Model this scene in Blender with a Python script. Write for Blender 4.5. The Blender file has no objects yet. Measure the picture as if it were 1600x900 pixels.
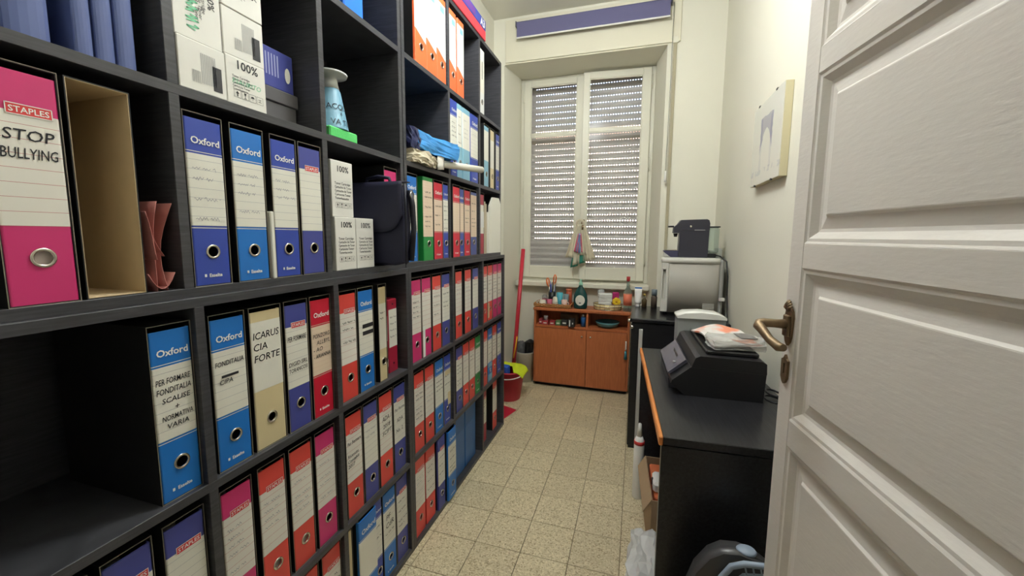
import bpy, bmesh, math, random
from mathutils import Vector, Matrix
random.seed(7)
PI = math.pi
SC = bpy.context.scene
COL = SC.collection

# ------------------------------------------------------------------ camera, sky, sun, exposure
def basis(yaw, pitch, roll):
    f = Vector((-math.sin(yaw)*math.cos(pitch), math.cos(yaw)*math.cos(pitch), -math.sin(pitch)))
    r = Vector((math.cos(yaw), math.sin(yaw), 0)); u = r.cross(f)
    c, s = math.cos(roll), math.sin(roll)
    return c*r+s*u, -s*r+c*u, f
cam_d = bpy.data.cameras.new('camera'); cam = bpy.data.objects.new('camera', cam_d); COL.objects.link(cam)
r_, u_, f_ = basis(0.3031, 0.1117, 0.0062)
cam.matrix_world = Matrix(((r_.x, u_.x, -f_.x, 0.8412), (r_.y, u_.y, -f_.y, 0.0), (r_.z, u_.z, -f_.z, 1.3195), (0, 0, 0, 1)))
cam_d.sensor_width = 36; cam_d.lens = 36*629.44/1600; cam_d.clip_start = 0.02
cam_d.shift_x = (800-796.71)/1600; cam_d.shift_y = -(450-438.32)/1600
SC.camera = cam

world = bpy.data.worlds.new('sky'); SC.world = world; world.use_nodes = True
wn = world.node_tree; wn.nodes.clear()
wo = wn.nodes.new('ShaderNodeOutputWorld'); wb = wn.nodes.new('ShaderNodeBackground'); ws = wn.nodes.new('ShaderNodeTexSky')
ws.sky_type = 'NISHITA'; ws.sun_disc = False; ws.sun_elevation = math.radians(48); ws.sun_rotation = math.radians(150)
wb.inputs['Strength'].default_value = 0.75
wn.links.new(ws.outputs[0], wb.inputs[0]); wn.links.new(wb.outputs[0], wo.inputs[0])
sun_d = bpy.data.lights.new('sun_offscreen', 'SUN'); sun_d.energy = 10.0; sun_d.angle = math.radians(0.5); sun_d.color = (1, .95, .87)
sun = bpy.data.objects.new('sun_offscreen', sun_d); COL.objects.link(sun); sun.location = (0, -3, 9)
sun.rotation_euler = (math.radians(45), 0, math.radians(-25))

SC.view_settings.view_transform = 'Standard'; SC.view_settings.look = 'None'
SC.view_settings.exposure = 1.68; SC.view_settings.gamma = 1.0; SC.view_settings.use_curve_mapping = False
LAMP_ROOM = 19.0      # emission strength of the ceiling lamp's globe

# ------------------------------------------------------------------ materials
def lin(c):
    o = []
    for v in c:
        v = v/255.0
        o.append(v/12.92 if v <= .04045 else ((v+.055)/1.055)**2.4)
    return (o[0], o[1], o[2], 1)
MATS = {}
def nn(nt, t, **k):
    n = nt.nodes.new(t)
    for a, b in k.items(): setattr(n, a, b)
    return n
def mat(name, c, rough=.5, metal=0.0, noise=0.0, nscale=40, bump=0.0, bscale=120, spec=.5, stretch=None, alpha=None, trans=0.0, emit=0.0):
    if name in MATS: return MATS[name]
    m = bpy.data.materials.new(name); m.use_nodes = True; nt = m.node_tree
    b = nt.nodes['Principled BSDF']; col = lin(c)
    b.inputs['Base Color'].default_value = col; b.inputs['Roughness'].default_value = rough; b.inputs['Metallic'].default_value = metal
    b.inputs['Specular IOR Level'].default_value = spec
    if alpha is not None: b.inputs['Alpha'].default_value = alpha
    if trans: b.inputs['Transmission Weight'].default_value = trans
    if emit: b.inputs['Emission Color'].default_value = col; b.inputs['Emission Strength'].default_value = emit
    if noise or bump:
        tc = nn(nt, 'ShaderNodeTexCoord'); mp = nn(nt, 'ShaderNodeMapping')
        if stretch: mp.inputs['Scale'].default_value = stretch
        nt.links.new(tc.outputs['Object'], mp.inputs[0])
        if noise:
            t = nn(nt, 'ShaderNodeTexNoise'); t.inputs['Scale'].default_value = nscale; t.inputs['Detail'].default_value = 5
            nt.links.new(mp.outputs[0], t.inputs['Vector'])
            mx = nn(nt, 'ShaderNodeMix', data_type='RGBA'); nt.links.new(t.outputs['Fac'], mx.inputs[0])
            mx.inputs[6].default_value = tuple(max(0, v*(1-noise)) for v in col[:3])+(1,)
            mx.inputs[7].default_value = tuple(min(1, v*(1+noise)) for v in col[:3])+(1,)
            nt.links.new(mx.outputs[2], b.inputs['Base Color'])
        if bump:
            t2 = nn(nt, 'ShaderNodeTexNoise'); t2.inputs['Scale'].default_value = bscale; t2.inputs['Detail'].default_value = 4
            nt.links.new(mp.outputs[0], t2.inputs['Vector'])
            bp = nn(nt, 'ShaderNodeBump'); bp.inputs['Strength'].default_value = bump; bp.inputs['Distance'].default_value = .002
            nt.links.new(t2.outputs['Fac'], bp.inputs['Height']); nt.links.new(bp.outputs[0], b.inputs['Normal'])
    MATS[name] = m
    return m
def glass_mat(name, tint=(255, 255, 255), gloss=.004, rough=.12, milk=0.0):
    if name in MATS: return MATS[name]
    m = bpy.data.materials.new(name); m.use_nodes = True; nt = m.node_tree; nt.nodes.clear()
    o = nn(nt, 'ShaderNodeOutputMaterial'); t = nn(nt, 'ShaderNodeBsdfTransparent'); t.inputs[0].default_value = lin(tint)
    g = nn(nt, 'ShaderNodeBsdfGlossy'); g.inputs['Roughness'].default_value = rough
    mx = nn(nt, 'ShaderNodeMixShader'); mx.inputs[0].default_value = gloss
    nt.links.new(t.outputs[0], mx.inputs[1]); nt.links.new(g.outputs[0], mx.inputs[2])
    last = mx
    if milk:
        d = nn(nt, 'ShaderNodeBsdfDiffuse'); d.inputs[0].default_value = lin((235, 236, 235))
        m2 = nn(nt, 'ShaderNodeMixShader'); m2.inputs[0].default_value = milk
        nt.links.new(mx.outputs[0], m2.inputs[1]); nt.links.new(d.outputs[0], m2.inputs[2]); last = m2
    nt.links.new(last.outputs[0], o.inputs[0]); MATS[name] = m
    return m
def label_mat(name, paper, line, pitch=.021):
    """ruled paper: thin printed rules every `pitch` metres of the sheet's own height"""
    if name in MATS: return MATS[name]
    m = bpy.data.materials.new(name); m.use_nodes = True; nt = m.node_tree; b = nt.nodes['Principled BSDF']
    b.inputs['Roughness'].default_value = .45
    tc = nn(nt, 'ShaderNodeTexCoord'); sx = nn(nt, 'ShaderNodeSeparateXYZ'); nt.links.new(tc.outputs['Object'], sx.inputs[0])
    a = nn(nt, 'ShaderNodeMath', operation='DIVIDE'); a.inputs[1].default_value = pitch; nt.links.new(sx.outputs[2], a.inputs[0])
    f = nn(nt, 'ShaderNodeMath', operation='FRACT'); nt.links.new(a.outputs[0], f.inputs[0])
    l = nn(nt, 'ShaderNodeMath', operation='LESS_THAN'); l.inputs[1].default_value = .035; nt.links.new(f.outputs[0], l.inputs[0])
    mx = nn(nt, 'ShaderNodeMix', data_type='RGBA'); nt.links.new(l.outputs[0], mx.inputs[0])
    mx.inputs[6].default_value = lin(paper); mx.inputs[7].default_value = lin(line)
    nt.links.new(mx.outputs[2], b.inputs['Base Color']); MATS[name] = m
    return m
def tile_mat():
    m = bpy.data.materials.new('terrazzo tile'); m.use_nodes = True; nt = m.node_tree; b = nt.nodes['Principled BSDF']
    b.inputs['Roughness'].default_value = .38
    tc = nn(nt, 'ShaderNodeTexCoord'); oi = nn(nt, 'ShaderNodeObjectInfo')
    geo = nn(nt, 'ShaderNodeNewGeometry')
    v = nn(nt, 'ShaderNodeTexVoronoi'); v.inputs['Scale'].default_value = 190; nt.links.new(geo.outputs['Position'], v.inputs['Vector'])
    cr = nn(nt, 'ShaderNodeValToRGB'); sp = nn(nt, 'ShaderNodeSeparateColor')
    nt.links.new(v.outputs['Color'], sp.inputs[0]); nt.links.new(sp.outputs[0], cr.inputs[0])
    e = cr.color_ramp.elements; e[0].position = 0; e[0].color = lin((156, 140, 108)); e[1].position = 1; e[1].color = lin((226, 213, 181))
    for p, c in ((.1, (180, 164, 130)), (.25, (199, 185, 152)), (.7, (209, 196, 163))):
        q = cr.color_ramp.elements.new(p); q.color = lin(c)
    n = nn(nt, 'ShaderNodeTexNoise'); n.inputs['Scale'].default_value = 320; nt.links.new(geo.outputs['Position'], n.inputs['Vector'])
    mx = nn(nt, 'ShaderNodeMix', data_type='RGBA', blend_type='OVERLAY'); mx.inputs[0].default_value = .35
    nt.links.new(cr.outputs[0], mx.inputs[6]); nt.links.new(n.outputs['Fac'], mx.inputs[7])
    mr = nn(nt, 'ShaderNodeMapRange'); mr.inputs[3].default_value = .93; mr.inputs[4].default_value = 1.05; nt.links.new(oi.outputs['Random'], mr.inputs[0])
    m2 = nn(nt, 'ShaderNodeVectorMath', operation='SCALE'); nt.links.new(mx.outputs[2], m2.inputs[0]); nt.links.new(mr.outputs[0], m2.inputs['Scale'])
    nt.links.new(m2.outputs[0], b.inputs['Base Color'])
    return m
def wood_mat(name, c1, c2, scale=(3, 60, 3), rough=.4, bump=.1):
    if name in MATS: return MATS[name]
    m = bpy.data.materials.new(name); m.use_nodes = True; nt = m.node_tree; b = nt.nodes['Principled BSDF']
    b.inputs['Roughness'].default_value = rough
    tc = nn(nt, 'ShaderNodeTexCoord'); mp = nn(nt, 'ShaderNodeMapping'); mp.inputs['Scale'].default_value = scale
    nt.links.new(tc.outputs['Object'], mp.inputs[0])
    n = nn(nt, 'ShaderNodeTexNoise'); n.inputs['Scale'].default_value = 3; n.inputs['Detail'].default_value = 6; n.inputs['Distortion'].default_value = .6
    nt.links.new(mp.outputs[0], n.inputs['Vector'])
    cr = nn(nt, 'ShaderNodeValToRGB'); cr.color_ramp.elements[0].color = lin(c1); cr.color_ramp.elements[1].color = lin(c2)
    cr.color_ramp.elements[0].position = .35; cr.color_ramp.elements[1].position = .68
    nt.links.new(n.outputs['Fac'], cr.inputs[0]); nt.links.new(cr.outputs[0], b.inputs['Base Color'])
    bp = nn(nt, 'ShaderNodeBump'); bp.inputs['Strength'].default_value = bump; bp.inputs['Distance'].default_value = .001
    nt.links.new(n.outputs['Fac'], bp.inputs['Height']); nt.links.new(bp.outputs[0], b.inputs['Normal'])
    MATS[name] = m
    return m

M_wall = mat('wall plaster', (230, 227, 211), .8, noise=.03, nscale=3, bump=.15, bscale=60)
M_ceil = mat('ceiling plaster', (228, 225, 212), .85, noise=.03, nscale=2, bump=.1, bscale=50)
M_lintel = mat('lintel paint', (226, 221, 200), .6, noise=.03, nscale=4, bump=.1, bscale=30)
M_grout = mat('tile joint', (120, 104, 78), .9, noise=.2)
M_tile = tile_mat()
M_shelf = wood_mat('black ash board', (54, 54, 58), (71, 71, 75), (4, 4, 60), .42, .25)
M_edge = M_shelf
M_case = mat('black card', (24, 24, 26), .55, noise=.15, nscale=200)
M_rim = mat('raw card edge', (136, 128, 112), .7, noise=.15, nscale=150)
M_white = mat('white print', (236, 235, 230), .5)
M_ink = mat('marker ink', (26, 26, 32), .6)
M_faint = mat('faded pen ink', (140, 140, 150), .6)
M_green_ink = mat('green marker ink', (120, 205, 160), .6)
M_chrome = mat('nickel plate', (205, 200, 190), .25, 1.0)

M_paper = mat('paper', (222, 219, 208), .6, noise=.04, nscale=60)
M_kraft = mat('grey kraft board', (198, 176, 140), .8, noise=.1, nscale=30)
M_red_tag = mat('logo red', (216, 60, 60), .45)
M_ruled_red = label_mat('ruled label red', (226, 222, 212), (190, 120, 120))
M_ruled_grey = label_mat('ruled label grey', (226, 224, 212), (165, 165, 170), .019)
M_plain = mat('plain label', (228, 226, 214), .45)
M_grid = label_mat('cream ruled label', (226, 204, 180), (205, 165, 145), .012)
M_sash = mat('window paint', (230, 227, 210), .4, noise=.03, nscale=8, bump=.1, bscale=25)
M_glass = glass_mat('window glass')
M_door = mat('door paint', (226, 220, 211), .36, noise=.025, nscale=5, bump=.25, bscale=35, stretch=(1, 1, 4))
M_brass = mat('aged bronze', (132, 112, 86), .48, .75, noise=.25, nscale=60)
M_blackp = mat('black plastic', (26, 26, 29), .38)
FC = {'pink': (208, 52, 116), 'coral': (222, 74, 66), 'crimson': (206, 30, 56), 'navy': (70, 76, 150), 'royal': (52, 74, 168),
      'sky': (30, 116, 200), 'orange': (252, 112, 62), 'green': (34, 138, 66), 'beige': (214, 198, 156), 'white': (226, 228, 226),
      'paleblue': (130, 180, 200), 'maroon': (168, 36, 62), 'steel': (44, 98, 158), 'slate': (66, 84, 150)}
M_f = {k: mat('file '+k, c, .38, noise=.03, nscale=12) for k, c in FC.items()}

# ------------------------------------------------------------------ mesh helpers
class MB:
    def __init__(s): s.v = []; s.f = []; s.sm = []
    def add(s, vs, fs, smooth=False):
        o = len(s.v); s.v += [tuple(v) for v in vs]
        for f in fs: s.f.append([i+o for i in f]); s.sm.append(smooth)
        return s
    def box(s, a, b, bev=0.0):
        x0, x1 = sorted((a[0], b[0])); y0, y1 = sorted((a[1], b[1])); z0, z1 = sorted((a[2], b[2]))
        if bev <= 0:
            return s.add([(x0, y0, z0), (x1, y0, z0), (x1, y1, z0), (x0, y1, z0), (x0, y0, z1), (x1, y0, z1), (x1, y1, z1), (x0, y1, z1)],
                         [(0, 3, 2, 1), (4, 5, 6, 7), (0, 1, 5, 4), (1, 2, 6, 5), (2, 3, 7, 6), (3, 0, 4, 7)])
        bev = min(bev, (x1-x0)*.45, (y1-y0)*.45, (z1-z0)*.45)
        lo = (x0, y0, z0); hi = (x1, y1, z1); idx = {}; vs = []
        for c in range(8):
            sg = [(c >> k) & 1 for k in range(3)]
            for ax in range(3):
                p = []
                for k in range(3):
                    e = hi[k] if sg[k] else lo[k]
                    if k != ax: e += -bev if sg[k] else bev
                    p.append(e)
                idx[c, ax] = len(vs); vs.append(p)
        fs = []
        for ax in range(3):
            o1, o2 = [k for k in range(3) if k != ax]
            for sd in (0, 1):
                fs.append([idx[(sd << ax) | (a << o1) | (b << o2), ax] for a, b in ((0, 0), (1, 0), (1, 1), (0, 1))])
            for a in (0, 1):
                for b in (0, 1):
                    c0 = (a << o1) | (b << o2); c1 = c0 | (1 << ax)
                    fs.append([idx[c0, o1], idx[c1, o1], idx[c1, o2], idx[c0, o2]])
        for c in range(8): fs.append([idx[c, 0], idx[c, 1], idx[c, 2]])
        return s.add(vs, fs)
    def prism(s, poly, axis, a, b, smooth=False):
        """extrude a 2-D polygon along an axis: axis 0: poly=(y,z), 1: (x,z), 2: (x,y)"""
        n = len(poly)
        def mk(p, t): return {0: (t, p[0], p[1]), 1: (p[0], t, p[1]), 2: (p[0], p[1], t)}[axis]
        vs = [mk(p, a) for p in poly]+[mk(p, b) for p in poly]
        o = len(s.v); s.v += vs
        for i in range(n):
            j = (i+1) % n; s.f.append([o+i, o+j, o+n+j, o+n+i]); s.sm.append(smooth)
        s.f.append([o+i for i in range(n)]); s.sm.append(False); s.f.append([o+n+i for i in range(n)]); s.sm.append(False)
        return s
    def lathe(s, prof, c=(0, 0, 0), axis=2, n=24, sx=1, sy=1):
        """profile [(r,h)...] turned about an axis through c"""
        vs = []
        for r, h in prof:
            for k in range(n):
                t = 2*PI*k/n; a, b = r*math.cos(t)*sx, r*math.sin(t)*sy
                p = {2: (a, b, h), 0: (h, a, b), 1: (a, h, b)}[axis]
                vs.append((p[0]+c[0], p[1]+c[1], p[2]+c[2]))
        fs = []
        for i in range(len(prof)-1):
            for k in range(n):
                fs.append([i*n+k, i*n+(k+1) % n, (i+1)*n+(k+1) % n, (i+1)*n+k])
        s.add(vs, fs, True)
        o = len(s.v)-len(vs)
        if prof[0][0] > 1e-6: s.f.append([o+k for k in range(n)]); s.sm.append(False)
        if prof[-1][0] > 1e-6: s.f.append([o+(len(prof)-1)*n+k for k in range(n)]); s.sm.append(False)
        return s
    def torus(s, c, R, r, axis=0, n=24, m=8, flat=1.0):
        vs = []; fs = []
        for i in range(n):
            t = 2*PI*i/n
            for j in range(m):
                q = 2*PI*j/m; rr = R+r*math.cos(q); h = r*math.sin(q)*flat
                a, b = rr*math.cos(t), rr*math.sin(t)
                p = {0: (h, a, b), 1: (a, h, b), 2: (a, b, h)}[axis]
                vs.append((p[0]+c[0], p[1]+c[1], p[2]+c[2]))
        for i in range(n):
            for j in range(m):
                fs.append([i*m+j, ((i+1) % n)*m+j, ((i+1) % n)*m+(j+1) % m, i*m+(j+1) % m])
        return s.add(vs, fs, True)
    def tube(s, pts, r, n=8, cap=True):
        pts = [Vector(p) for p in pts]; rad = r if isinstance(r, (list, tuple)) else [r]*len(pts)
        prev = None; vs = []
        for i, p in enumerate(pts):
            d = (pts[min(i+1, len(pts)-1)]-pts[max(i-1, 0)]).normalized()
            if prev is None:
                up = Vector((0, 0, 1)) if abs(d.z) < .9 else Vector((1, 0, 0)); a = d.cross(up).normalized()
            else: a = (prev-d*prev.dot(d)).normalized()
            prev = a; b = d.cross(a)
            for k in range(n):
                t = 2*PI*k/n; vs.append(p+(a*math.cos(t)+b*math.sin(t))*rad[i])
        fs = []
        for i in range(len(pts)-1):
            for k in range(n): fs.append([i*n+k, i*n+(k+1) % n, (i+1)*n+(k+1) % n, (i+1)*n+k])
        s.add(vs, fs, True); o = len(s.v)-len(vs)
        if cap:
            s.f.append([o+k for k in range(n)]); s.sm.append(False)
            s.f.append([o+(len(pts)-1)*n+k for k in range(n)]); s.sm.append(False)
        return s
    def grid(s, fn, nu, nv, smooth=True, closed_u=False):
        vs = [fn(i/(nu if closed_u else nu-1), j/(nv-1)) for j in range(nv) for i in range(nu)]; fs = []
        for j in range(nv-1):
            for i in range(nu if closed_u else nu-1):
                fs.append([j*nu+i, j*nu+(i+1) % nu, (j+1)*nu+(i+1) % nu, (j+1)*nu+i])
        return s.add(vs, fs, smooth)
    def mesh(s, name, m):
        me = bpy.data.meshes.new(name); me.from_pydata([tuple(v) for v in s.v], [], s.f)
        bm = bmesh.new(); bm.from_mesh(me)
        for f, k in zip(bm.faces, s.sm): f.smooth = k
        bmesh.ops.recalc_face_normals(bm, faces=bm.faces); bm.to_mesh(me); bm.free()
        if m: me.materials.append(m)
        return me
    def build(s, name, m, parent=None, loc=(0, 0, 0), rot=(0, 0, 0), sub=0, solid=0):
        o = bpy.data.objects.new(name, s.mesh(name, m)); COL.objects.link(o)
        o.location = loc; o.rotation_euler = rot
        if parent: o.parent = parent
        if solid:
            k = o.modifiers.new('thickness', 'SOLIDIFY'); k.thickness = solid; k.offset = 0
        if sub:
            k = o.modifiers.new('smooth', 'SUBSURF'); k.levels = sub; k.render_levels = sub
        return o
def tag(o, label=None, cat=None, group=None, kind=None):
    if label:
        o['label'] = label
        if not 4 <= len(label.split()) <= 16: print('LABEL LENGTH', len(label.split()), label)
    if cat: o['category'] = cat
    if group: o['group'] = group
    if kind: o['kind'] = kind
    return o
def thing(name, label, cat, loc=(0, 0, 0), rotz=0, group=None):
    o = bpy.data.objects.new(name, None); COL.objects.link(o); o.empty_display_size = .05
    o.location = loc; o.rotation_euler = (0, 0, rotz)
    return tag(o, label, cat, group)
def struct(name, mb, m, parent=None):
    o = mb.build(name, m, parent)
    if not parent: o['kind'] = 'structure'
    return o
_tc = {}
def text_geo(s, shear=0.0, bold=0.0):
    """outline of a string with unit cap size: (verts2d, faces, width)"""
    k = (s, shear, bold)
    if k not in _tc:
        cu = bpy.data.curves.new('t', 'FONT'); cu.body = s; cu.size = 1; cu.shear = shear; cu.offset = bold; cu.resolution_u = 2; cu.fill_mode = 'FRONT'
        ob = bpy.data.objects.new('t', cu); me = bpy.data.meshes.new_from_object(ob)
        vs = [(v.co.x, v.co.y) for v in me.vertices]; fs = [list(p.vertices) for p in me.polygons]
        bpy.data.objects.remove(ob); bpy.data.curves.remove(cu); bpy.data.meshes.remove(me)
        xs = [v[0] for v in vs] or [0, 1]
        _tc[k] = (vs, fs, min(xs), max(xs))
    return _tc[k]
def put_text(mb, s, fn, width=None, size=None, align='c', shear=0.0, bold=0.0, rot=0.0):
    """write a string into mb; fn(a,b) maps sheet metres to local space. Height 0.7*size"""
    vs, fs, x0, x1 = text_geo(s, shear, bold)
    k = size if size else width/(x1-x0)
    if size and width and (x1-x0)*size > width: kx = width/(x1-x0)
    else: kx = k
    off = -x0 if align == 'l' else -(x0+x1)/2
    c, sn = math.cos(rot), math.sin(rot)
    mb.add([fn(((x+off)*kx)*c-(y-.35)*k*sn, ((x+off)*kx)*sn+(y-.35)*k*c) for x, y in vs], fs)
def squiggle(mb, fn, width, amp, rnd, th=.0011):
    """one line of illegible handwriting: joined pen strokes"""
    a = 0.0
    while a < width:
        wl = rnd.uniform(.012, .03); end = min(width, a+wl); p = (a, rnd.uniform(-.3, .3)*amp); up = True
        while a < end:
            a += rnd.uniform(.0018, .0042); q = (a, (rnd.uniform(.2, 1) if up else rnd.uniform(-1, -.3))*amp); up = not up
            d = Vector((q[0]-p[0], q[1]-p[1])); nrm = Vector((-d.y, d.x)).normalized()*th*.5
            mb.add([fn(p[0]-nrm.x, p[1]-nrm.y), fn(q[0]-nrm.x, q[1]-nrm.y), fn(q[0]+nrm.x, q[1]+nrm.y), fn(p[0]+nrm.x, p[1]+nrm.y)], [(0, 1, 2, 3)])
            p = q
        a += .005
def copy_tree(o, parent=None):
    c = o.copy(); COL.objects.link(c); c.parent = parent
    for ch in list(o.children): copy_tree(ch, c)
    return c
def crumple(mb, a, b, n=(6, 6, 4), amp=.01, seed=1, taper=None):
    """a box with crumpled faces"""
    rnd = random.Random(seed); bm = bmesh.new(); bmesh.ops.create_cube(bm, size=1)
    bmesh.ops.subdivide_edges(bm, edges=bm.edges, cuts=max(n), use_grid_fill=True)
    ph = [rnd.uniform(0, 6) for _ in range(9)]; vs = []
    for v in bm.verts:
        p = [v.co.x+.5, v.co.y+.5, v.co.z+.5]
        # pull corners in
        q = Vector((v.co.x, v.co.y, v.co.z)); k = 1-.22*max(0, q.length-.5)
        w = [(.5+(c-.5)*k) for c in p]
        o = [a[i]+(b[i]-a[i])*w[i] for i in range(3)]
        for i in range(3):
            o[i] += amp*(.5*math.sin(ph[i]+9*p[0]+5*p[1])+.4*math.sin(ph[i+3]+13*p[1]-7*p[2])+.7*rnd.uniform(-1, 1))
        if o[2] < min(a[2], b[2]): o[2] = min(a[2], b[2])
        if taper: o = taper(o)
        vs.append(o)
    bm.verts.index_update()
    mb.add(vs, [[v.index for v in f.verts] for f in bm.faces], False); bm.free()

# ------------------------------------------------------------------ the setting
ZC = 3.06; XL, XR = -.34, 1.385; YN, YF = .17, 3.30
fl = MB(); fl.box((-1.2, -1.75, -.06), (2.4, 3.9, -.008)); floor = struct('floor', fl, M_grout)
GX, GY, TS = .2253-.2*3, 2.0947-.2*10, .2          # tile grid
tile_cache = {}
def tile(x0, x1, y0, y1):
    k = (round(x1-x0, 4), round(y1-y0, 4))
    if k not in tile_cache:
        b = MB(); b.box((0, 0, -.008), (k[0], k[1], 0), .0012); tile_cache[k] = b.mesh('tile', M_tile)
    o = bpy.data.objects.new('tile', tile_cache[k]); COL.objects.link(o); o.parent = floor
    o.location = (x0, y0, random.uniform(-.0005, 0))
g = .0011
for i in range(-1, 10):
    for j in range(-1, 20):
        x0, x1 = max(GX+i*TS, XL), min(GX+(i+1)*TS, XR); y0, y1 = max(GY+j*TS, YN-.29), min(GY+(j+1)*TS, 3.60)
        if y0 >= 3.3: x0, x1 = max(x0, -.20), min(x1, .94)
        if y0 < .17: x0, x1 = max(x0, .30), min(x1, 1.285)
        if x1-x0 > .02 and y1-y0 > .02: tile(x0+g, x1-g, y0+g, y1-g)
b = MB(); b.box((XL-.1, YN, 0), (XL, YF, ZC)); struct('wall_left', b, M_wall)
b = MB(); b.box((XR, YN, 0), (XR+.1, YF, ZC)); struct('wall_right', b, M_wall)
b = MB()
b.prism([(XL-.1, 3.3), (-.25, 3.3), (-.2, 3.6), (-.2, 3.9), (XL-.1, 3.9)], 2, 0, ZC)
b.prism([(XR+.1, 3.3), (1.0, 3.3), (.94, 3.6), (.94, 3.9), (XR+.1, 3.9)], 2, 0, ZC)
b.prism([(-.25, 3.3), (1.0, 3.3), (.94, 3.6), (.94, 3.752), (-.2, 3.752), (-.2, 3.6)], 2, 2.70, ZC)
b.box((-.2, 3.778, 2.70), (.94, 3.9, ZC)); b.box((-.2, 3.752, 2.80), (.94, 3.778, ZC))      # slot for the roller shutter
b.box((-.2, 3.60, 0), (.94, 3.9, .865)); struct('wall_back', b, M_wall)
b = MB(); b.box((-1.2, -1.75, ZC), (2.4, 3.9, ZC+.08)); struct('ceiling', b, M_ceil)
b = MB(); b.box((-1.2, -.12, 0), (.30, YN, ZC)); b.box((1.285, -.12, 0), (2.4, YN, ZC)); b.box((.30, -.12, 2.25), (1.285, YN, ZC)); struct('wall_front', b, M_wall)
b = MB(); b.box((-1.2, -1.75, 0), (-1.1, -.12, ZC)); b.box((2.3, -1.75, 0), (2.4, -.12, ZC)); b.box((-1.1, -1.75, 0), (2.3, -1.65, ZC)); struct('wall_hall', b, M_wall)
# cover of the roller-shutter box above the window, with a shadow joint round it
b = MB(); b.box((-.236, 3.284, 2.712), (1.085, 3.2995, 3.035), .003); b.box((-.24, 3.29, 2.70), (1.0, 3.2995, 2.71), .002); struct('trim_1', b, M_lintel)
# window sill
b = MB(); b.box((-.205, 3.51, .864), (.955, 3.74, .9115), .008); struct('trim_2', b, M_sash)

# window: fixed frame, two sashes of two panes each, the right one ajar
win = bpy.data.objects.new('window_1', None); COL.objects.link(win); win['kind'] = 'structure'; win.location = (.37, 3.66, .925)
wx, wy, wz = .37, 3.66, .925
def wl(b): return MB().add([(v[0]-wx, v[1]-wy, v[2]-wz) for v in b.v], b.f)
b = MB(); b.box((-.2, 3.646, .9105), (-.165, 3.70, 2.70), .004); b.box((.905, 3.646, .9105), (.94, 3.70, 2.70), .004)
b.box((-.165, 3.645, 2.675), (.905, 3.70, 2.70), .003); b.box((-.165, 3.646, .9105), (.905, 3.70, .935))
wl(b).build('window_frame', M_sash, win)
def sash(x0, x1, gx0, gx1, z0, z1, y0, parent, loc, rz):
    s = bpy.data.objects.new('sash', None); COL.objects.link(s); s.parent = parent; s.location = loc; s.rotation_euler = (0, 0, rz)
    b = MB(); d = .038
    b.box((x0, y0, z0), (gx0, y0+d, z1), .004); b.box((gx1, y0, z0), (x1, y0+d, z1), .004)
    b.box((gx0, y0+.001, z0), (gx1, y0+d-.001, 1.04), .003); b.box((gx0, y0+.001, 2.625), (gx1, y0+d-.001, z1), .003)
    b.box((gx0, y0+.003, 2.195), (gx1, y0+d-.003, 2.222), .003)
    b.build('sash_frame', M_sash, s)
    for a, c in ((1.04, 2.195), (2.222, 2.625)):
        p = MB(); p.box((gx0, y0+.018, a), (gx1, y0+.021, c)); p.build('glass_pane', M_glass, s)
        p = MB()
        for k in (0, 1):
            p.box((gx0, y0+.006, a if k == 0 else c-.006), (gx1, y0+.012, a+.006 if k == 0 else c))
            p.box((gx0 if k == 0 else gx1-.006, y0+.006, a), (gx0+.006 if k == 0 else gx1, y0+.012, c))
        p.build('glazing_bead', M_sash, s)
    return s
sash(-.165, .36, -.105, .302, .935, 2.70-.02, 3.622, win, (-wx, -wy, -wz), 0)
# right sash swings about its hinge line at x = .905
rs = sash(-.545, 0, -.492, -.066, .935, 2.70-.02, -.02, win, (.905-wx, 3.63-wy, -wz), math.radians(4.5))
for hx, zs in ((-.172, (2.50, 1.7, 1.05)), (.912, (2.52, 1.86, 1.07))):
    for hz in zs:
        b = MB(); b.tube([(hx-wx, 3.632-wy, hz-wz), (hx-wx, 3.632-wy, hz+.11-wz)], .006, 8); b.build('hinge', M_sash, win)
b = MB(); b.box((-.535, -.032, 1.30), (-.505, -.0205, 1.46), .004); b.tube([(-.52, -.03, 1.40), (-.52, -.075, 1.40), (-.52, -.08, 1.39)], .008, 8)
b.tube([(-.52, -.08, 1.41), (-.52, -.082, 1.37)], .009, 8); b.build('window_handle', M_brass, rs)

# roller shutter outside the glass: slats with rows of light slots between them
sh = thing('roller_shutter', 'closed grey roller shutter with rows of light slots outside the window', 'shutter', (.37, 3.765, .866))
M_slat = mat('shutter slat', (192, 188, 183), .45, noise=.04, nscale=20)
def slat(full, closed):
    b = MB(); x0, x1 = -.56, .56; h = .0456
    b.prism([(-.006, 0), (-.001, h*.5), (-.006, h), (.005, h), (.009, h*.5), (.005, 0)], 0, x0, x1)
    # material bridges left between the punched slots of the hook strip
    top = .0541; pitch = .0222; sl = .0088
    xs = []; x = x0+.10
    while x < x1-.06:
        if not (closed and x < .02): xs.append(x)
        x += pitch
    e = [x0]+[v for x in xs for v in (x, x+sl)]+[x1]
    for k in range(0, len(e), 2):
        b.box((e[k], -.001, h), (e[k+1], .003, top))
    return b.mesh('slat', M_slat)
m_full, m_half = slat(True, False), slat(True, True)
for k in range(34):
    o = bpy.data.objects.new('slat', m_half if k < 7 else m_full); COL.objects.link(o); o.parent = sh; o.location = (0, 0, .0541*k)
# the house across the street
M_house = mat('pink plaster', (236, 205, 190), .9, noise=.06, nscale=1.2)
hs = thing('house', 'pale pink plastered house across the street seen through the shutter slots', 'building', (.5, 10, -3))
b = MB(); b.box((-8, 0, 0), (8, 5, 6.7)); b.build('wall', M_house, hs)
b = MB(); b.box((-8.3, -.4, 6.7), (8.3, 5.3, 6.85)); b.build('roof_edge', M_house, hs)

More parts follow.
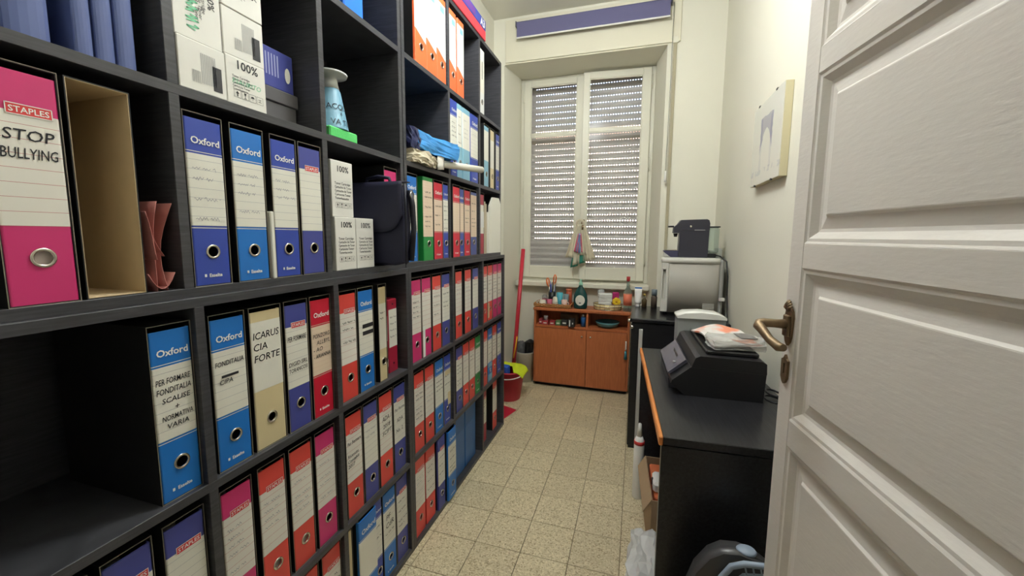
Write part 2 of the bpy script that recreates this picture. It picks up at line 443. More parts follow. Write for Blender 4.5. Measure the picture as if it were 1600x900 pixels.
# ------------------------------------------------------------------ lamps
def globe_lamp(loc, drop, r, strength, label):
    t = thing('ceiling_lamp_offscreen', label, 'lamp', loc)
    b = MB(); b.lathe([(.0, 0), (.055, 0), (.05, -.03), (.02, -.04), (.008, -.045), (.008, -drop), (.0, -drop)], n=20); b.build('ceiling_rose', M_white, t)
    b = MB(); n = 16; b.lathe([(r*math.sin(PI*k/n), -drop-r+r*math.cos(PI*k/n)) for k in range(n+1)], n=28)
    b.build('globe_offscreen', mat('opal glass lit', (246, 251, 255), .3, emit=strength), t)
globe_lamp((.53, 1.35, ZC), .14, .16, LAMP_ROOM, 'lit opal globe lamp hanging from the ceiling between bookcases and desk')

# ------------------------------------------------------------------ bookcases
TH = .019
def bookcase(label, x0, x1, ys, zs, tops):
    """ys: list of (y0,y1) uprights; zs: heights of shelf tops, bottom to top"""
    yb = ys[0][0]; ye = ys[-1][1]; zb = zs[0]-TH
    t = thing('bookcase', label, 'bookcase', ((x0+x1)/2, (yb+ye)/2, zb), 0, 'black open bookcases'); ox, oy, oz = t.location
    def part(name, a, c, m=M_shelf, front=True):
        p = MB(); p.box((a[0]-ox, a[1]-oy, a[2]-oz), (c[0]-ox-(.0015 if front else 0), c[1]-oy, c[2]-oz), .0006); o = p.build(name, m, t)
        if front:
            e = MB(); e.box((c[0]-.0015-ox, a[1]-oy, a[2]-oz), (c[0]-ox, c[1]-oy, c[2]-oz), .0004); e.build('edge_band', M_edge, o)
    part('side_panel', (x0, ys[0][0], zb), (x1, ys[0][1], zs[-1]-TH)); part('side_panel', (x0, ys[-1][0], zb), (x1, ys[-1][1], zs[-1]-TH))
    part('top_board', (x0, yb, zs[-1]-TH), (x1, ye, zs[-1]))
    for k, z in enumerate(zs[:-1]):
        part('bottom_board' if k == 0 else 'shelf', (x0+.004, ys[0][1], z-TH), (x1, ys[-1][0], z))
        for (a, c) in ys[1:-1]:
            part('divider', (x0+.004, a, z), (x1, c, zs[k+1]-TH))
    part('back_panel', (x0, ys[0][1], zb+.001), (x0+.004, ys[-1][0], zs[-1]-TH), M_shelf, False)
LX0, LX1 = -.335, 0.0; UX1 = -.016
LZ = [TH, .3986, .7933, 1.1902]; UZ = [1.2092, 1.6049, 1.9999, 2.3967]
bookcase('lower black bookcase beside the door, three rows packed with files', LX0, LX1, [(.184, .203), (.571, .59), (.962, .981), (1.351, 1.3698)], LZ, 0)
bookcase('lower black bookcase beside the window, three rows packed with files', LX0, LX1, [(1.3702, 1.389), (1.764, 1.783), (2.161, 2.18), (2.549, 2.568)], LZ, 0)
bookcase('upper black bookcase beside the door, holding white boxes and a navy bag', LX0, UX1, [(.182, .201), (.567, .586), (.96, .979), (1.357, 1.376)], UZ, 0)
bookcase('upper black bookcase beside the window, with orange files and an A3 carton on top', LX0, UX1, [(1.381, 1.4), (1.768, 1.787), (2.152, 2.171), (2.513, 2.532)], UZ, 0)

# ------------------------------------------------------------------ files
m_ring = MB().torus((0, 0, 0), .0128, .0026, 0, 24, 8, .7).mesh('finger_ring', M_chrome)
def link(name, me, parent, loc):
    o = bpy.data.objects.new(name, me); COL.objects.link(o); o.parent = parent; o.location = loc; return o
UNIT = {'LA': 'lower door-side bookcase', 'LB': 'lower window-side bookcase', 'UA': 'upper door-side bookcase', 'UB': 'upper window-side bookcase'}
ROWN = ['top', 'middle', 'bottom']; COLN = ['door-side', 'middle', 'window-side']
ORD = ['first', 'second', 'third', 'fourth', 'fifth']
CNAME = {'pink': 'pink', 'coral': 'coral red', 'crimson': 'crimson', 'navy': 'violet blue', 'royal': 'royal blue', 'sky': 'bright blue', 'orange': 'orange',
         'green': 'green', 'beige': 'beige', 'white': 'white', 'paleblue': 'pale blue', 'maroon': 'maroon', 'steel': 'steel blue', 'slate': 'slate blue'}
cellcount = {}
def zrow(cell): return (LZ if cell[0] == 'L' else UZ)[2-int(cell[2])]
def where(cell):
    n = cellcount.get(cell, 0); cellcount[cell] = n+1
    return '%s from the door, %s-row %s cell, %s' % (ORD[n], ROWN[int(cell[2])], COLN[int(cell[3])], UNIT[cell[:2]])
def ring_file(cell, y, w, color, style='S', lines=None, scrib=0, xf=None, h=.353, ring=True, case=True, white_hole=False, faint=False, label_m=None, sticker=None, noun='ring binder', tag_y=None, lean=0, bend=0):
    seed = int(y*10000)+int(h*100); rnd = random.Random(seed)
    if xf is None: xf = -.013 if cell[0] == 'L' else -.019
    t = thing('ring_binder', '%s %s, %s' % (CNAME[color], noun, where(cell)), 'binder', (xf, y, zrow(cell)), 0, 'ring binders in the bookcases')
    w = w-.002; hw = w/2; D = .283
    if case:
        c = MB(); k = .0022
        c.box((-D, -hw, 0), (-.001, -hw+k, h)); c.box((-D, hw-k, 0), (-.001, hw, h))
        c.box((-D, -hw+k, 0), (-.001, hw-k, k)); c.box((-D, -hw+k, h-k), (-.001, hw-k, h)); c.box((-D, -hw+k, k), (-D+k, hw-k, h-k))
        c.build('slipcase', M_case, t)
        e = MB(); q = .0010
        e.box((-.001, -hw, 0), (0, -hw+q, h)); e.box((-.001, hw-q, 0), (0, hw, h)); e.box((-.001, -hw+q, h-q), (0, hw-q, h)); e.box((-.001, -hw+q, 0), (0, hw-q, q))
        e.build('case_rim', M_rim, t)
        sw = hw-.0016; zt = h*.966; z0 = .0025; sx = -.0008
    else:
        sw = hw; zt = h; z0 = 0; sx = 0
    hh = zt-z0
    # spine board with rounded long edges
    s = MB(); R = min(.0045, sw*.4); n = 5; prof = []
    for k in range(n+1):
        a = PI*k/(2*n); prof.append((sx-R+R*math.sin(a), sw-R+R*math.cos(a)))
    cy, rz, e_ = .002, z0+.205*hh, sw-R
    for g_ in (1, -1):
        s.prism([(x, g_*yy) for x, yy in prof]+[(sx-.0035, g_*e_), (sx-R-.001, g_*(sw-.002)), (sx-.011, g_*(sw-.002)), (sx-.011, g_*sw)], 2, z0, zt)
    if not ring: s.box((sx-.0035, -e_, z0), (sx, e_, zt))
    else:
        q = min(.017, e_-abs(cy)-.0005); N = 24
        for a, c in (((-e_, z0), (e_, rz-q)), ((-e_, rz+q), (e_, zt)), ((-e_, rz-q), (cy-q, rz+q)), ((cy+q, rz-q), (e_, rz+q))):
            s.box((sx-.0035, a[0], a[1]), (sx, c[0], c[1]))
        vs = []
        for x in (sx, sx-.0035):
            for k in range(N):
                a = 2*PI*k/N; c_, n_ = math.cos(a), math.sin(a); m_ = q/max(abs(c_), abs(n_))
                vs += [(x, cy+min(.0122, q*.93)*c_, rz+min(.0122, q*.93)*n_), (x, cy+m_*c_, rz+m_*n_)]
        fs = []
        for k in range(N):
            i, j = 2*k, 2*((k+1) % N); o = 2*N
            fs += [(i, i+1, j+1, j), (o+i, o+j, o+j+1, o+i+1), (i, j, o+j, o+i), (i+1, o+i+1, o+j+1, j+1)]
        s.add(vs, fs)
    s.build('spine', M_f[color], t)
    if not case:      # bare binder: boards and paper block behind the spine
        c = MB(); c.box((-D, -hw, 0), (-.0112, -hw+.003, h)); c.box((-D, hw-.003, 0), (-.0112, hw, h)); c.build('cover_board', M_case if color != 'green' else M_f[color], t)
    if True:
        c = MB(); c.box((-D+.02, -sw+.006, z0+.006), (sx-(.008 if white_hole else .06), sw*.55, zt-.03-.01*rnd.random())); c.build('paper_block', M_paper, t)
    fx = sx+.0003; lw = sw-.0005
    def sheet(a0, b0, a1, b1, lift=0): return [(fx+lift, a0, b0), (fx+lift, a1, b0), (fx+lift, a1, b1), (fx+lift, a0, b1)], [(0, 1, 2, 3)]
    cw = sw-R*.35
    lm = {'S': M_ruled_red if color in ('pink', 'coral', 'crimson') else M_ruled_grey, 'O': M_ruled_grey, 'R': M_plain, 'P': M_plain}.get(style, M_plain)
    if label_m: lm = label_m
    lb, lt = {'S': (.345, .832), 'O': (.365, .795), 'R': (.365, .78), 'Q': (.27, .93), 'B': (.43, .93), 'G': (.29, .955), 'T': (0, 0)}.get(style, (.345, .83))
    lb, lt = z0+lb*hh, z0+lt*hh
    if style != 'T':
        l = MB()
        # the paper follows the rounded spine edge
        pts = [(x+.0003, yy) for x, yy in prof if True]
        pts = [(fx, cw*.0)]+[]
        ys_ = [-(sw-R*(1-math.cos(PI*k/8))) for k in range(0, 5)]
        arc = [(sx-R+R*math.sin(PI*k/10), sw-R+R*math.cos(PI*k/10)) for k in range(1, 6)]
        row = [(x+.0004, -yy) for x, yy in arc]+[(x+.0004, yy) for x, yy in reversed(arc)]
        if style == 'Q':     # arched colour field of the orange files
            m = len(row); l.v = []
            tot = [(x, yy, lb+.035*(1-(yy/sw))*.5) for x, yy in row]+[(x, yy, lt) for x, yy in row]
        else:
            m = len(row); tot = [(x, yy, 0) for x, yy in row]+[(x, yy, lt-lb) for x, yy in row]
        if style == 'Q': tot = [(x, yy, z-lb) for x, yy, z in tot]
        l.add(tot, [(k, k+1, m+k+1, m+k) for k in range(m-1)])
        if style in ('O', 'R'):
            for z in (lt-lb+.0035, -.005):
                l.add([(x, yy, z) for x, yy in row]+[(x, yy, z+.0015) for x, yy in row], [(k, k+1, m+k+1, m+k) for k in range(m-1)])
        l.build('label_sheet', lm, t, (0, 0, lb))
    F = lambda cy, cz, lift=.0008: (lambda a, b: (fx+lift, cy+a, cz+b))
    if style == 'S':
        tw = sw*1.28; tz = lt+.003; t_h = .016; ty = sw*.14
        g_ = MB(); g_.add(*sheet(ty-tw/2, tz-t_h/2, ty+tw/2, tz+t_h/2, .0006)); g_.build('logo_tag', M_red_tag, t)
        L = MB(); f = .0012
        for a0, b0, a1, b1 in ((-tw/2, -t_h/2, tw/2, -t_h/2+f), (-tw/2, t_h/2-f, tw/2, t_h/2), (-tw/2, -t_h/2, -tw/2+f, t_h/2), (tw/2-f, -t_h/2, tw/2, t_h/2)):
            L.add(*sheet(ty+a0, tz+b0, ty+a1, tz+b1, .0009))
        put_text(L, 'STAPLES', F(ty, tz, .0009), width=tw*.86, bold=.012); L.build('logo_lettering', M_white, t)
    elif style in ('O', 'R'):
        L = MB(); put_text(L, 'Oxford', F(0.002, z0+.875*hh), width=sw*1.52, bold=.02); L.build('logo_lettering', M_white, t)
        L = MB(); put_text(L, 'Esselte', F(.004, z0+.058*hh), width=sw*.72, bold=.03)
        L.add(*[(lambda v: v)(q) for q in sheet(-sw*.52, z0+.058*hh-.003, -sw*.40, z0+.058*hh+.003, .0008)]); L.build('maker_lettering', M_white, t)
    if ring:
        rz = z0+.205*hh
        link('finger_ring', m_ring, t, (sx+.0008, .002, rz))
    if lines or scrib:
        H = MB(); zz = lt-(lt-lb)*.20
        if lines:
            for (tx, size, *o) in lines:
                wmax = sw*1.68-(o[0] if o else 0)
                put_text(H, tx, F(-sw*.86 if not o else -sw*.86+o[0], zz), size=size, width=wmax, align='l', shear=.15, bold=.006, rot=.02)
                zz -= size*1.15
                if H.v: H.build('handwriting', M_faint if faint else M_ink, t); H = MB()
        for k in range(scrib):
            if zz < lb+.012: break
            squiggle(H, F(-sw*.75, zz), sw*rnd.uniform(.9, 1.55), .0042, rnd, .0013 if not faint else .0009)
            zz -= .0205*rnd.choice((1, 1, 2))
            H.build('handwriting', M_faint if faint else M_ink, t); H = MB()
        if H.v: H.build('handwriting', M_faint if faint else M_ink, t)
    if sticker:
        K = MB()
        for (a0, b0, a1, b1) in sticker[1]: K.add(*sheet(a0*sw, z0+b0*hh, a1*sw, z0+b1*hh, .0012))
        K.build('sticker', mat('sticker '+sticker[0], FC.get(sticker[0], (30, 30, 34)) if sticker[0] != 'ink' else (40, 40, 44), .5), t)
    return t
def row(cell, items):
    for it in items:
        kw = it[4] if len(it) > 4 else {}
        ring_file(cell, it[0], it[1], it[2], it[3], **kw)
# lower door-side bookcase
row('LA00', [(.531, .079, 'sky', 'O', dict(lines=[('PER FORMARE', .0165), ('FONDITALIA', .0165), ('SCALISE', .0145, .008), ('+', .016, .03), ('NORMATIVA', .0145, .006), ('VARIA', .0145, .014)], label_m=M_ruled_grey))])
row('LA01', [(.646, .084, 'sky', 'O', dict(lines=[('FONDITALIA', .0155), ('', .02), ('CIPA', .0145, .008)], sticker=('ink', [(-.55, .615, .45, .632)]))),
             (.742, .091, 'beige', 'B', dict(lines=[('ICARUS', .024), ('CIA', .024), ('FORTE', .024)])),
             (.834, .079, 'navy', 'S', dict(lines=[('PER FORMARE', .019), ('', .02), ('', .02), ('DIGID SRL', .015), ('TORANCOSI', .015)])),
             (.9205, .081, 'crimson', 'R', dict(lines=[('PONZORG', .017), ('ALLBYL', .017, .012), ('- AO', .017), ('- ARIANNA', .015)], label_m=M_grid))])
row('LA02', [(1.035, .08, 'coral', 'S', dict(scrib=3)), (1.122, .081, 'sky', 'O', dict(sticker=('ink', [(-.55, .56, .9, .60), (-.55, .63, .9, .67)]))),
             (1.214, .05, 'beige', 'P', dict(scrib=2))])
row('LA10', [(.336, .082, 'navy', 'S', {}), (.4305, .08, 'navy', 'S', {}), (.5265, .081, 'navy', 'S', {})])
row('LA11', [(.6385, .079, 'pink', 'S', dict(scrib=5, faint=True)), (.733, .082, 'coral', 'S', dict(scrib=4, faint=True, white_hole=True)),
             (.8245, .08, 'coral', 'S', dict(scrib=4, faint=True, white_hole=True)), (.9145, .081, 'pink', 'S', dict(scrib=4, faint=True))])
row('LA12', [(1.0415, .083, 'coral', 'S', dict(lines=[('Per Formare', .016), ('', .02), ('Ricevute', .015), ('Contabili', .015), ('2017', .016)])), (1.128, .08, 'navy', 'S', dict(scrib=2, faint=True)),
             (1.2165, .084, 'coral', 'S', dict(lines=[('ADA /', .025, .01), ('2018', .022, .014), ('SCIPT', .022, .01)])), (1.306, .083, 'navy', 'S', dict(lines=[('Per Forma', .018), ('', .02), ('ADA', .02, .01), ('', .015), ('No. 2', .02, .006)]))])
row('LA21', [(.645, .082, 'coral', 'S', {}), (.735, .082, 'pink', 'S', {}), (.826, .082, 'coral', 'S', {}), (.9195, .082, 'coral', 'S', dict(scrib=3))])
row('LA22', [(1.0, .03, 'beige', 'T', dict(ring=False)), (1.072, .097, 'sky', 'O', dict(case=False, xf=.004, label_m=M_plain)), (1.15, .048, 'royal', 'O', dict(scrib=2, case=False)),
             (1.221, .084, 'sky', 'O', dict(lines=[('PF', .028, .012), ('CdR', .028, .01)], scrib=2)), (1.308, .083, 'navy', 'S', dict(scrib=4))])
# lower window-side bookcase
row('LB00', [(1.446, .083, 'pink', 'S', dict(scrib=4)), (1.531, .083, 'pink', 'S', dict(scrib=0, sticker=('white', [(-.95, .0, -.45, .40)]))),
             (1.625, .087, 'coral', 'S', dict(scrib=5)), (1.717, .087, 'navy', 'S', dict(scrib=3))])
row('LB01', [(1.862, .082, 'coral', 'S', dict(scrib=2, faint=True)), (1.98, .088, 'coral', 'S', dict(scrib=2, faint=True)), (2.085, .088, 'navy', 'S', dict(scrib=1, faint=True))])
row('LB02', [(2.232, .088, 'coral', 'S', dict(scrib=4)), (2.324, .088, 'coral', 'S', dict(scrib=4, sticker=('beige', [(-.9, .05, -.42, .33)]))), (2.415, .086, 'pink', 'S', dict(scrib=5)), (2.503, .084, 'pink', 'S', dict(scrib=4))])
row('LB10', [(1.455, .085, 'coral', 'S', dict(scrib=6)), (1.545, .085, 'coral', 'S', dict(scrib=3, faint=True)), (1.637, .087, 'sky', 'O', dict(scrib=3)),
             (1.722, .078, 'royal', 'O', dict(sticker=('beige', [(-.75, .72, .85, .79), (.0, .26, .85, .45)]), scrib=2))])
row('LB11', [(1.862, .083, 'navy', 'S', dict(scrib=6)), (1.948, .083, 'coral', 'S', dict(scrib=3, faint=True)), (2.034, .083, 'coral', 'S', dict(scrib=2)), (2.118, .082, 'green', 'O', dict(scrib=6, faint=True))])
row('LB12', [(2.236, .083, 'coral', 'S', dict(scrib=1, faint=True)), (2.322, .08, 'sky', 'O', dict(scrib=3, sticker=('paleblue', [(-.9, .02, .9, .14), (-.9, .27, .9, .34)]))), (2.406, .083, 'coral', 'S', dict(scrib=5)), (2.5, .085, 'royal', 'O', dict(scrib=5))])
row('LB20', [(1.448, .086, 'coral', 'S', dict(case=False, scrib=3, faint=True)), (1.542, .086, 'coral', 'S', dict(case=False, scrib=6)),
             (1.63, .07, 'navy', 'S', dict(case=False, scrib=3, xf=-.002)), (1.717, .088, 'sky', 'O', dict(case=False, scrib=6, xf=.012))])
row('LB22', [(2.262, .09, 'maroon', 'S', dict(scrib=3, xf=-.03, ring=False)), (2.462, .09, 'coral', 'S', dict(scrib=1, faint=True, xf=-.03))])
# upper door-side bookcase
row('UA20', [(.371, .083, 'pink', 'S', dict(lines=[('STOP', .023, .008), ('BULLYING', .022, .004)], white_hole=True))])
cellcount['UA20'] = 3
row('UA21', [(.630, .082, 'royal', 'O', dict(scrib=4, faint=True)), (.728, .085, 'sky', 'O', dict(scrib=4, faint=True)), (.8275, .081, 'royal', 'O', dict(scrib=3, faint=True)), (.914, .082, 'navy', 'S', dict(scrib=0))])
row('UA22', [(1.311, .083, 'pink', 'S', dict(xf=-.03))])
# upper window-side bookcase
for c, lst in (('UB00', ((1.531, .09), (1.623, .09), (1.714, .087))), ('UB01', ((1.829, .078), (1.92, .078)))):
    for y, w in lst: ring_file(c, y, w, 'orange', 'Q', case=False, label_m=M_f['white'], sticker=('paleblue', [(-.3, .83, .6, .90)]))
row('UB02', [(2.232, .079, 'white', 'P', dict(case=False, xf=-.03, sticker=('ink', [(-.1, .55, .1, .82)])))])
row('UB11', [(1.834, .074, 'royal', 'O', dict(scrib=5, case=False)), (1.902, .056, 'paleblue', 'B', dict(scrib=5, case=False)), (1.984, .095, 'paleblue', 'B', dict(scrib=4, faint=True, case=False)), (2.093, .1, 'royal', 'O', dict(case=False, scrib=1, faint=True))])
row('UB12', [(2.275, .08, 'paleblue', 'B', dict(label_m=M_plain)), (2.375, .072, 'beige', 'P', dict(ring=True)), (2.474, .07, 'royal', 'O', dict(case=True))])
row('UB20', [(1.446, .086, 'sky', 'O', dict(scrib=5, xf=-.024)), (1.57, .087, 'green', 'G', dict(scrib=6, label_m=M_grid, case=False)), (1.663, .088, 'crimson', 'R', dict(scrib=6, label_m=M_grid)), (1.737, .058, 'royal', 'O', dict(scrib=4))])
row('UB21', [(1.832, .084, 'crimson', 'R', dict(label_m=M_grid, xf=-.008)), (1.912, .074, 'royal', 'O', dict(label_m=M_grid)), (1.991, .08, 'crimson', 'R', dict(scrib=4, label_m=M_grid)), (2.08, .09, 'slate', 'G', dict(scrib=5, label_m=M_grid))])
row('UB22', [(2.205, .06, 'maroon', 'P', dict(ring=False, sticker=('white', [(-.9, .45, .9, .72)])))])

# ------------------------------------------------------------------ other things on the shelves
M_carton = mat('white carton', (222, 220, 212), .55, noise=.02, nscale=30)
M_print = mat('black print', (52, 52, 54), .6)
M_grey_print = mat('grey print', (172, 172, 170), .6)
def icons(mb, F, s):
    """handling marks: arrow, glass, umbrella, stacking"""
    for k in range(4):
        o = k*s*1.12
        for a0, b0, a1, b1 in ((0, 0, s, .0006), (0, s-.0006, s, s), (0, 0, .0006, s), (s-.0006, 0, s, s)):
            mb.add([F(o+a0, b0), F(o+a1, b0), F(o+a1, b1), F(o+a0, b1)], [(0, 1, 2, 3)])
        P_ = {0: [[(.42, .15), (.58, .15), (.58, .55), (.42, .55)], [(.25, .5), (.75, .5), (.5, .85)]],
              1: [[(.3, .85), (.7, .85), (.58, .5), (.42, .5)], [(.46, .2), (.54, .2), (.54, .5), (.46, .5)], [(.32, .12), (.68, .12), (.68, .2), (.32, .2)]],
              2: [[(.2, .5), (.8, .5), (.65, .75), (.35, .75)], [(.48, .2), (.52, .2), (.52, .5), (.48, .5)]],
              3: [[(.25, .3), (.75, .3), (.75, .36), (.25, .36)], [(.25, .6), (.75, .6), (.75, .66), (.25, .66)], [(.47, .36), (.53, .36), (.53, .6), (.47, .6)]]}[k]
        for pl in P_: mb.add([F(o+a*s, b_*s) for a, b_ in pl], [list(range(len(pl)))])
def toner_box(label, y, z, w, h, d, xf, style='A', pen=None):
    t = thing('toner_box', label, 'box', (xf, y, z), 0, 'white toner cartons')
    b = MB(); b.box((-d, -w/2, 0), (0, w/2, h), .0015); b.build('carton', M_carton, t)
    F = lambda cy, cz: (lambda a, c: (.0004, cy+a, cz+c)); P_ = MB()
    if style == 'A':
        put_text(P_, '100%', F(.004, h*.86), width=w*.52, bold=.02); P_.build('printed_heading', M_print, t); P_ = MB()
        icons(P_, F(-w*.34, h*.16), w*.17); P_.build('handling_marks', M_print, t); P_ = MB()
        for k, s in enumerate(('Toner Cartridge', 'Cartucho de Toner', 'Cartouche de Toner', 'Cartuccia Toner', 'Tonerkassette')):
            put_text(P_, s, F(-w*.36, h*(.60-.066*k)), size=h*.062, width=w*.78, align='l', bold=.01)
        P_.build('printed_text', M_print, t)
    elif style == 'B':      # turned on its side: barcode, small print, dark block
        blk = MB(); blk.add([F(0, 0)(a, c) for a, c in ((w*.20, h*.12), (w*.40, h*.12), (w*.40, h*.62), (w*.20, h*.62))], [(0, 1, 2, 3)])
        blk.build('printed_block', M_print, t)
        for k in range(12):
            x_ = -w*.24+k*w*.015; q_ = .0004+.0003*(k % 3)
            P_.add([F(0, 0)(a, c) for a, c in ((x_, h*.18), (x_+q_, h*.18), (x_+q_, h*.42), (x_, h*.42))], [(0, 1, 2, 3)])
        P_.build('barcode', M_grey_print, t); P_ = MB()
        for k in range(9):
            P_.add([F(0, 0)(a, c) for a, c in ((-w*.04+k*.0035, h*.2), (-w*.04+k*.0035+.0018, h*.2), (-w*.04+k*.0035+.0018, h*.8), (-w*.04+k*.0035, h*.8))], [(0, 1, 2, 3)])
        P_.build('small_print', M_grey_print, t)
    elif style == 'C':      # lying on its side: lettering runs down the face
        R_ = lambda cy, cz: (lambda a, c: (.0004, cy+c, cz-a))
        put_text(P_, '100%', R_(w*.30, h*.62), size=w*.2, bold=.02); P_.build('printed_heading', M_print, t); P_ = MB()
        icons(P_, R_(-w*.25, h*.92), w*.15); P_.build('handling_marks', M_print, t); P_ = MB()
        for k, s in enumerate(('Toner Cartridge', 'Cartucho de Toner', 'Cartouche de Toner')):
            put_text(P_, s, R_(w*(.14-.075*k), h*.9), size=h*.075, align='l')
        P_.build('printed_text', M_print, t)
    if pen:
        K = MB()
        if pen == 'scrawl':
            rr = random.Random(int(y*1000)); squiggle(K, (lambda a, c: (.0008, -w*.12+c*2.2, h*.85-a)), h*.7, .006, rr, .0022)
        else: put_text(K, pen, F(0, h*.5), width=w*.72, shear=.2)
        K.build('pen_scrawl', M_green_ink, t)
    return t
zt1 = UZ[1]; zt0 = UZ[0]
toner_box('white toner carton with barcode and dark printed block, under another carton', .6385, zt1, .096, .098, .19, -.018, 'B')
toner_box('white toner carton lettered sideways with green scrawl, atop the barcode carton', .6375, zt1+.099, .096, .15, .19, -.021, 'C', 'scrawl')
toner_box('white toner carton marked 100% with green pen word, bottom of middle stack', .738, zt1, .098, .102, .19, -.02, 'A', 'ESAURITO')
toner_box('white toner carton with dark block, second from bottom in middle stack', .739, zt1+.103, .1, .098, .19, -.022, 'B')
toner_box('white toner carton lettered sideways, topmost of the middle stack', .739, zt1+.202, .1, .1, .19, -.021, 'C')
toner_box('upright white 100% toner carton standing on another, beside the navy bag', 1.043, zt0+.1635, .094, .166, .2, -.022, 'A')
toner_box('white 100% toner carton directly under the upright carton', 1.0455, zt0, .092, .1625, .2, -.018, 'A')
toner_box('white 100% toner carton standing between its twin and the navy bag', 1.1385, zt0, .09, .1625, .2, -.018, 'A')
# blue picture box on a grey lidded box
t = thing('lidded_box', 'dark grey cardboard box with overlapping lid under a blue box', 'box', (-.09, .872, zt1), 0)
b = MB(); b.box((-.2, -.076, 0), (0, .076, .062), .002); b.build('box_body', mat('grey board', (86, 84, 86), .7, noise=.08), t)
b = MB(); b.box((-.203, -.081, .0625), (.004, .081, .098), .002); b.build('lid', mat('grey board', (86, 84, 86)), t)
t = thing('gift_box', 'small royal blue printed box lying on the grey lidded box', 'box', (-.09, .868, zt1+.0985), 0)
b = MB(); b.box((-.17, -.07, 0), (0, .075, .1), .002); b.build('box_body', mat('blue printed board', (58, 66, 140), .4, noise=.08), t)
b = MB()
for k in range(9): b.add([(.0005, -.05+k*.009, .03), (.0005, -.046+k*.009, .03), (.0005, -.046+k*.009, .085), (.0005, -.05+k*.009, .085)], [(0, 1, 2, 3)])
b.build('printed_text', mat('pale blue print', (150, 155, 195), .5), t)
b = MB(); b.add([(.0005, .055+.009*math.cos(PI*k/10), .045+.02*math.sin(PI*k/10)) for k in range(20)], [list(range(20))]); b.build('printed_oval', M_plain, t)
# five blue folders without labels
M_bluef = mat('worn blue card', (88, 102, 152), .5, noise=.25, nscale=8, stretch=(1, 1, .4))
for k, (y, w) in enumerate(((.30, .05), (.395, .055), (.459, .026), (.488, .028), (.5185, .03))):
    t = thing('document_folder', 'plain blue card folder, %s from the door, above the pink binder' % ORD[k], 'folder', (-.03, y, zt1), 0, 'plain blue card folders')
    b = MB(); hw = w/2-.001; R = hw*.8
    poly = [(-.005+R*.5*math.cos(a)-R*.5, hw*math.sin(a)) for a in [PI/2-PI*j/8 for j in range(9)]]
    poly += [(-.24, -hw), (-.24, -hw+.002), (-.012, -hw+.003), (-.012, hw-.003), (-.24, hw-.002), (-.24, hw)]
    b.prism(poly, 2, 0, .34); b.build('cover', M_bluef, t)
    b = MB(); b.box((-.23, -hw+.0035, .006), (-.018, hw-.0035, .325)); b.build('paper_block', M_paper, t)
# empty slipcase and folded wallet beside the pink binder
t = thing('empty_slipcase', 'empty black slipcase with brown board lining beside the pink binder', 'slipcase', (-.02, .462, zt0), 0)
w, h, D = .086, .354, .283; hw = w/2
b = MB(); k = .0016
for a, c in (((-D, -hw, 0), (0, -hw+k, h)), ((-D, hw-k, 0), (0, hw, h)), ((-D, -hw+k, 0), (0, hw-k, k)), ((-D, -hw+k, h-k), (0, hw-k, h)), ((-D, -hw+k, k), (-D+k, hw-k, h-k))): b.box(a, c)
b.build('outer_shell', M_case, t)
b = MB(); q = k+.0012
for a, c in (((-D+k, -hw+k, k), (-.0005, -hw+q, h-k)), ((-D+k, hw-q, k), (-.0005, hw-k, h-k)), ((-D+k, -hw+q, k), (-.0005, hw-q, q)), ((-D+k, -hw+q, h-q), (-.0005, hw-q, h-k)), ((-D+k, -hw+q, q), (-D+q, hw-q, h-q))): b.box(a, c)
b.build('board_lining', M_kraft, t)
t = thing('document_wallet', 'dusty pink card document wallet folded open beside the empty slipcase', 'folder', (-.02, .535, zt0), 0)
M_dusty = mat('dusty pink card', (178, 112, 104), .6, noise=.1, nscale=20)
for k, (y0, y1, hh, xo) in enumerate(((-.022, -.006, .15, 0), (-.014, .004, .17, -.004), (-.004, .012, .165, -.012), (.006, .022, .168, -.002))):
    b = MB(); b.grid(lambda u, v, y0=y0, y1=y1, hh=hh, xo=xo, k=k: (xo-.02*math.sin(PI*v)*(.3+.2*k)-.2*u, y0+(y1-y0)*v+.004*math.sin(4*v+k), hh*(v if k % 2 else 1-v*.6) if u < .5 else hh), 6, 8)
    b.build('card_fold', M_dusty, t, solid=.0012)
b = MB(); b.grid(lambda u, v: (-.004-.2*v, -.024+.046*u, .004+.03*(2*u-1)**2), 8, 6); b.build('card_spine', M_dusty, t, solid=.0012)
# thin white folder between two blue binders
t = thing('thin_folder', 'thin white plastic folder wedged between two blue Oxford-type binders'.replace(' Oxford-type', ''), 'folder', (-.014, .7795, zt0), 0)
b = MB(); b.box((-.22, -.0055, 0), (0, .0055, .165), .002); b.build('cover', M_plain, t)
# navy camera bag
t = thing('shoulder_bag', 'dark navy padded shoulder bag with front flap standing on the shelf', 'bag', (-.032, 1.237, zt0), 0)
M_nav = mat('navy nylon', (36, 38, 62), .6, noise=.15, nscale=300, bump=.3, bscale=500)
M_pip = mat('dark piping', (24, 25, 38), .5)
b = MB(); b.box((-.14, -.028, 0), (.12, .028, .288), .012); b.build('bag_body', M_nav, t, sub=1)
def flap(u, v):
    x = -.135+.25*u
    if v < .15: return (x, .02-.058*v/.15, .290)
    w_ = (v-.15)/.85
    return (x, -.034-.004*math.sin(PI*w_), .288-.17*w_*(1-.35*abs(2*u-1)**5))
b = MB(); b.grid(flap, 16, 14); b.build('flap', M_nav, t, solid=.004)
b = MB(); b.tube([(.121, -.024, .28), (.124, -.026, .2), (.124, -.026, .1), (.12, -.023, .01)], .004, 6); b.build('piping', M_pip, t)
b = MB(); b.tube([(-.05, 0, .286), (-.045, 0, .305), (.0, 0, .312), (.045, 0, .305), (.05, 0, .286)], .006, 8); b.build('carry_handle', M_nav, t)
b = MB(); b.tube([(.123, .004, .262), (.131, .006, .21), (.134, .007, .13), (.124, .004, .02)], .010, 8); b.build('shoulder_strap', M_pip, t)
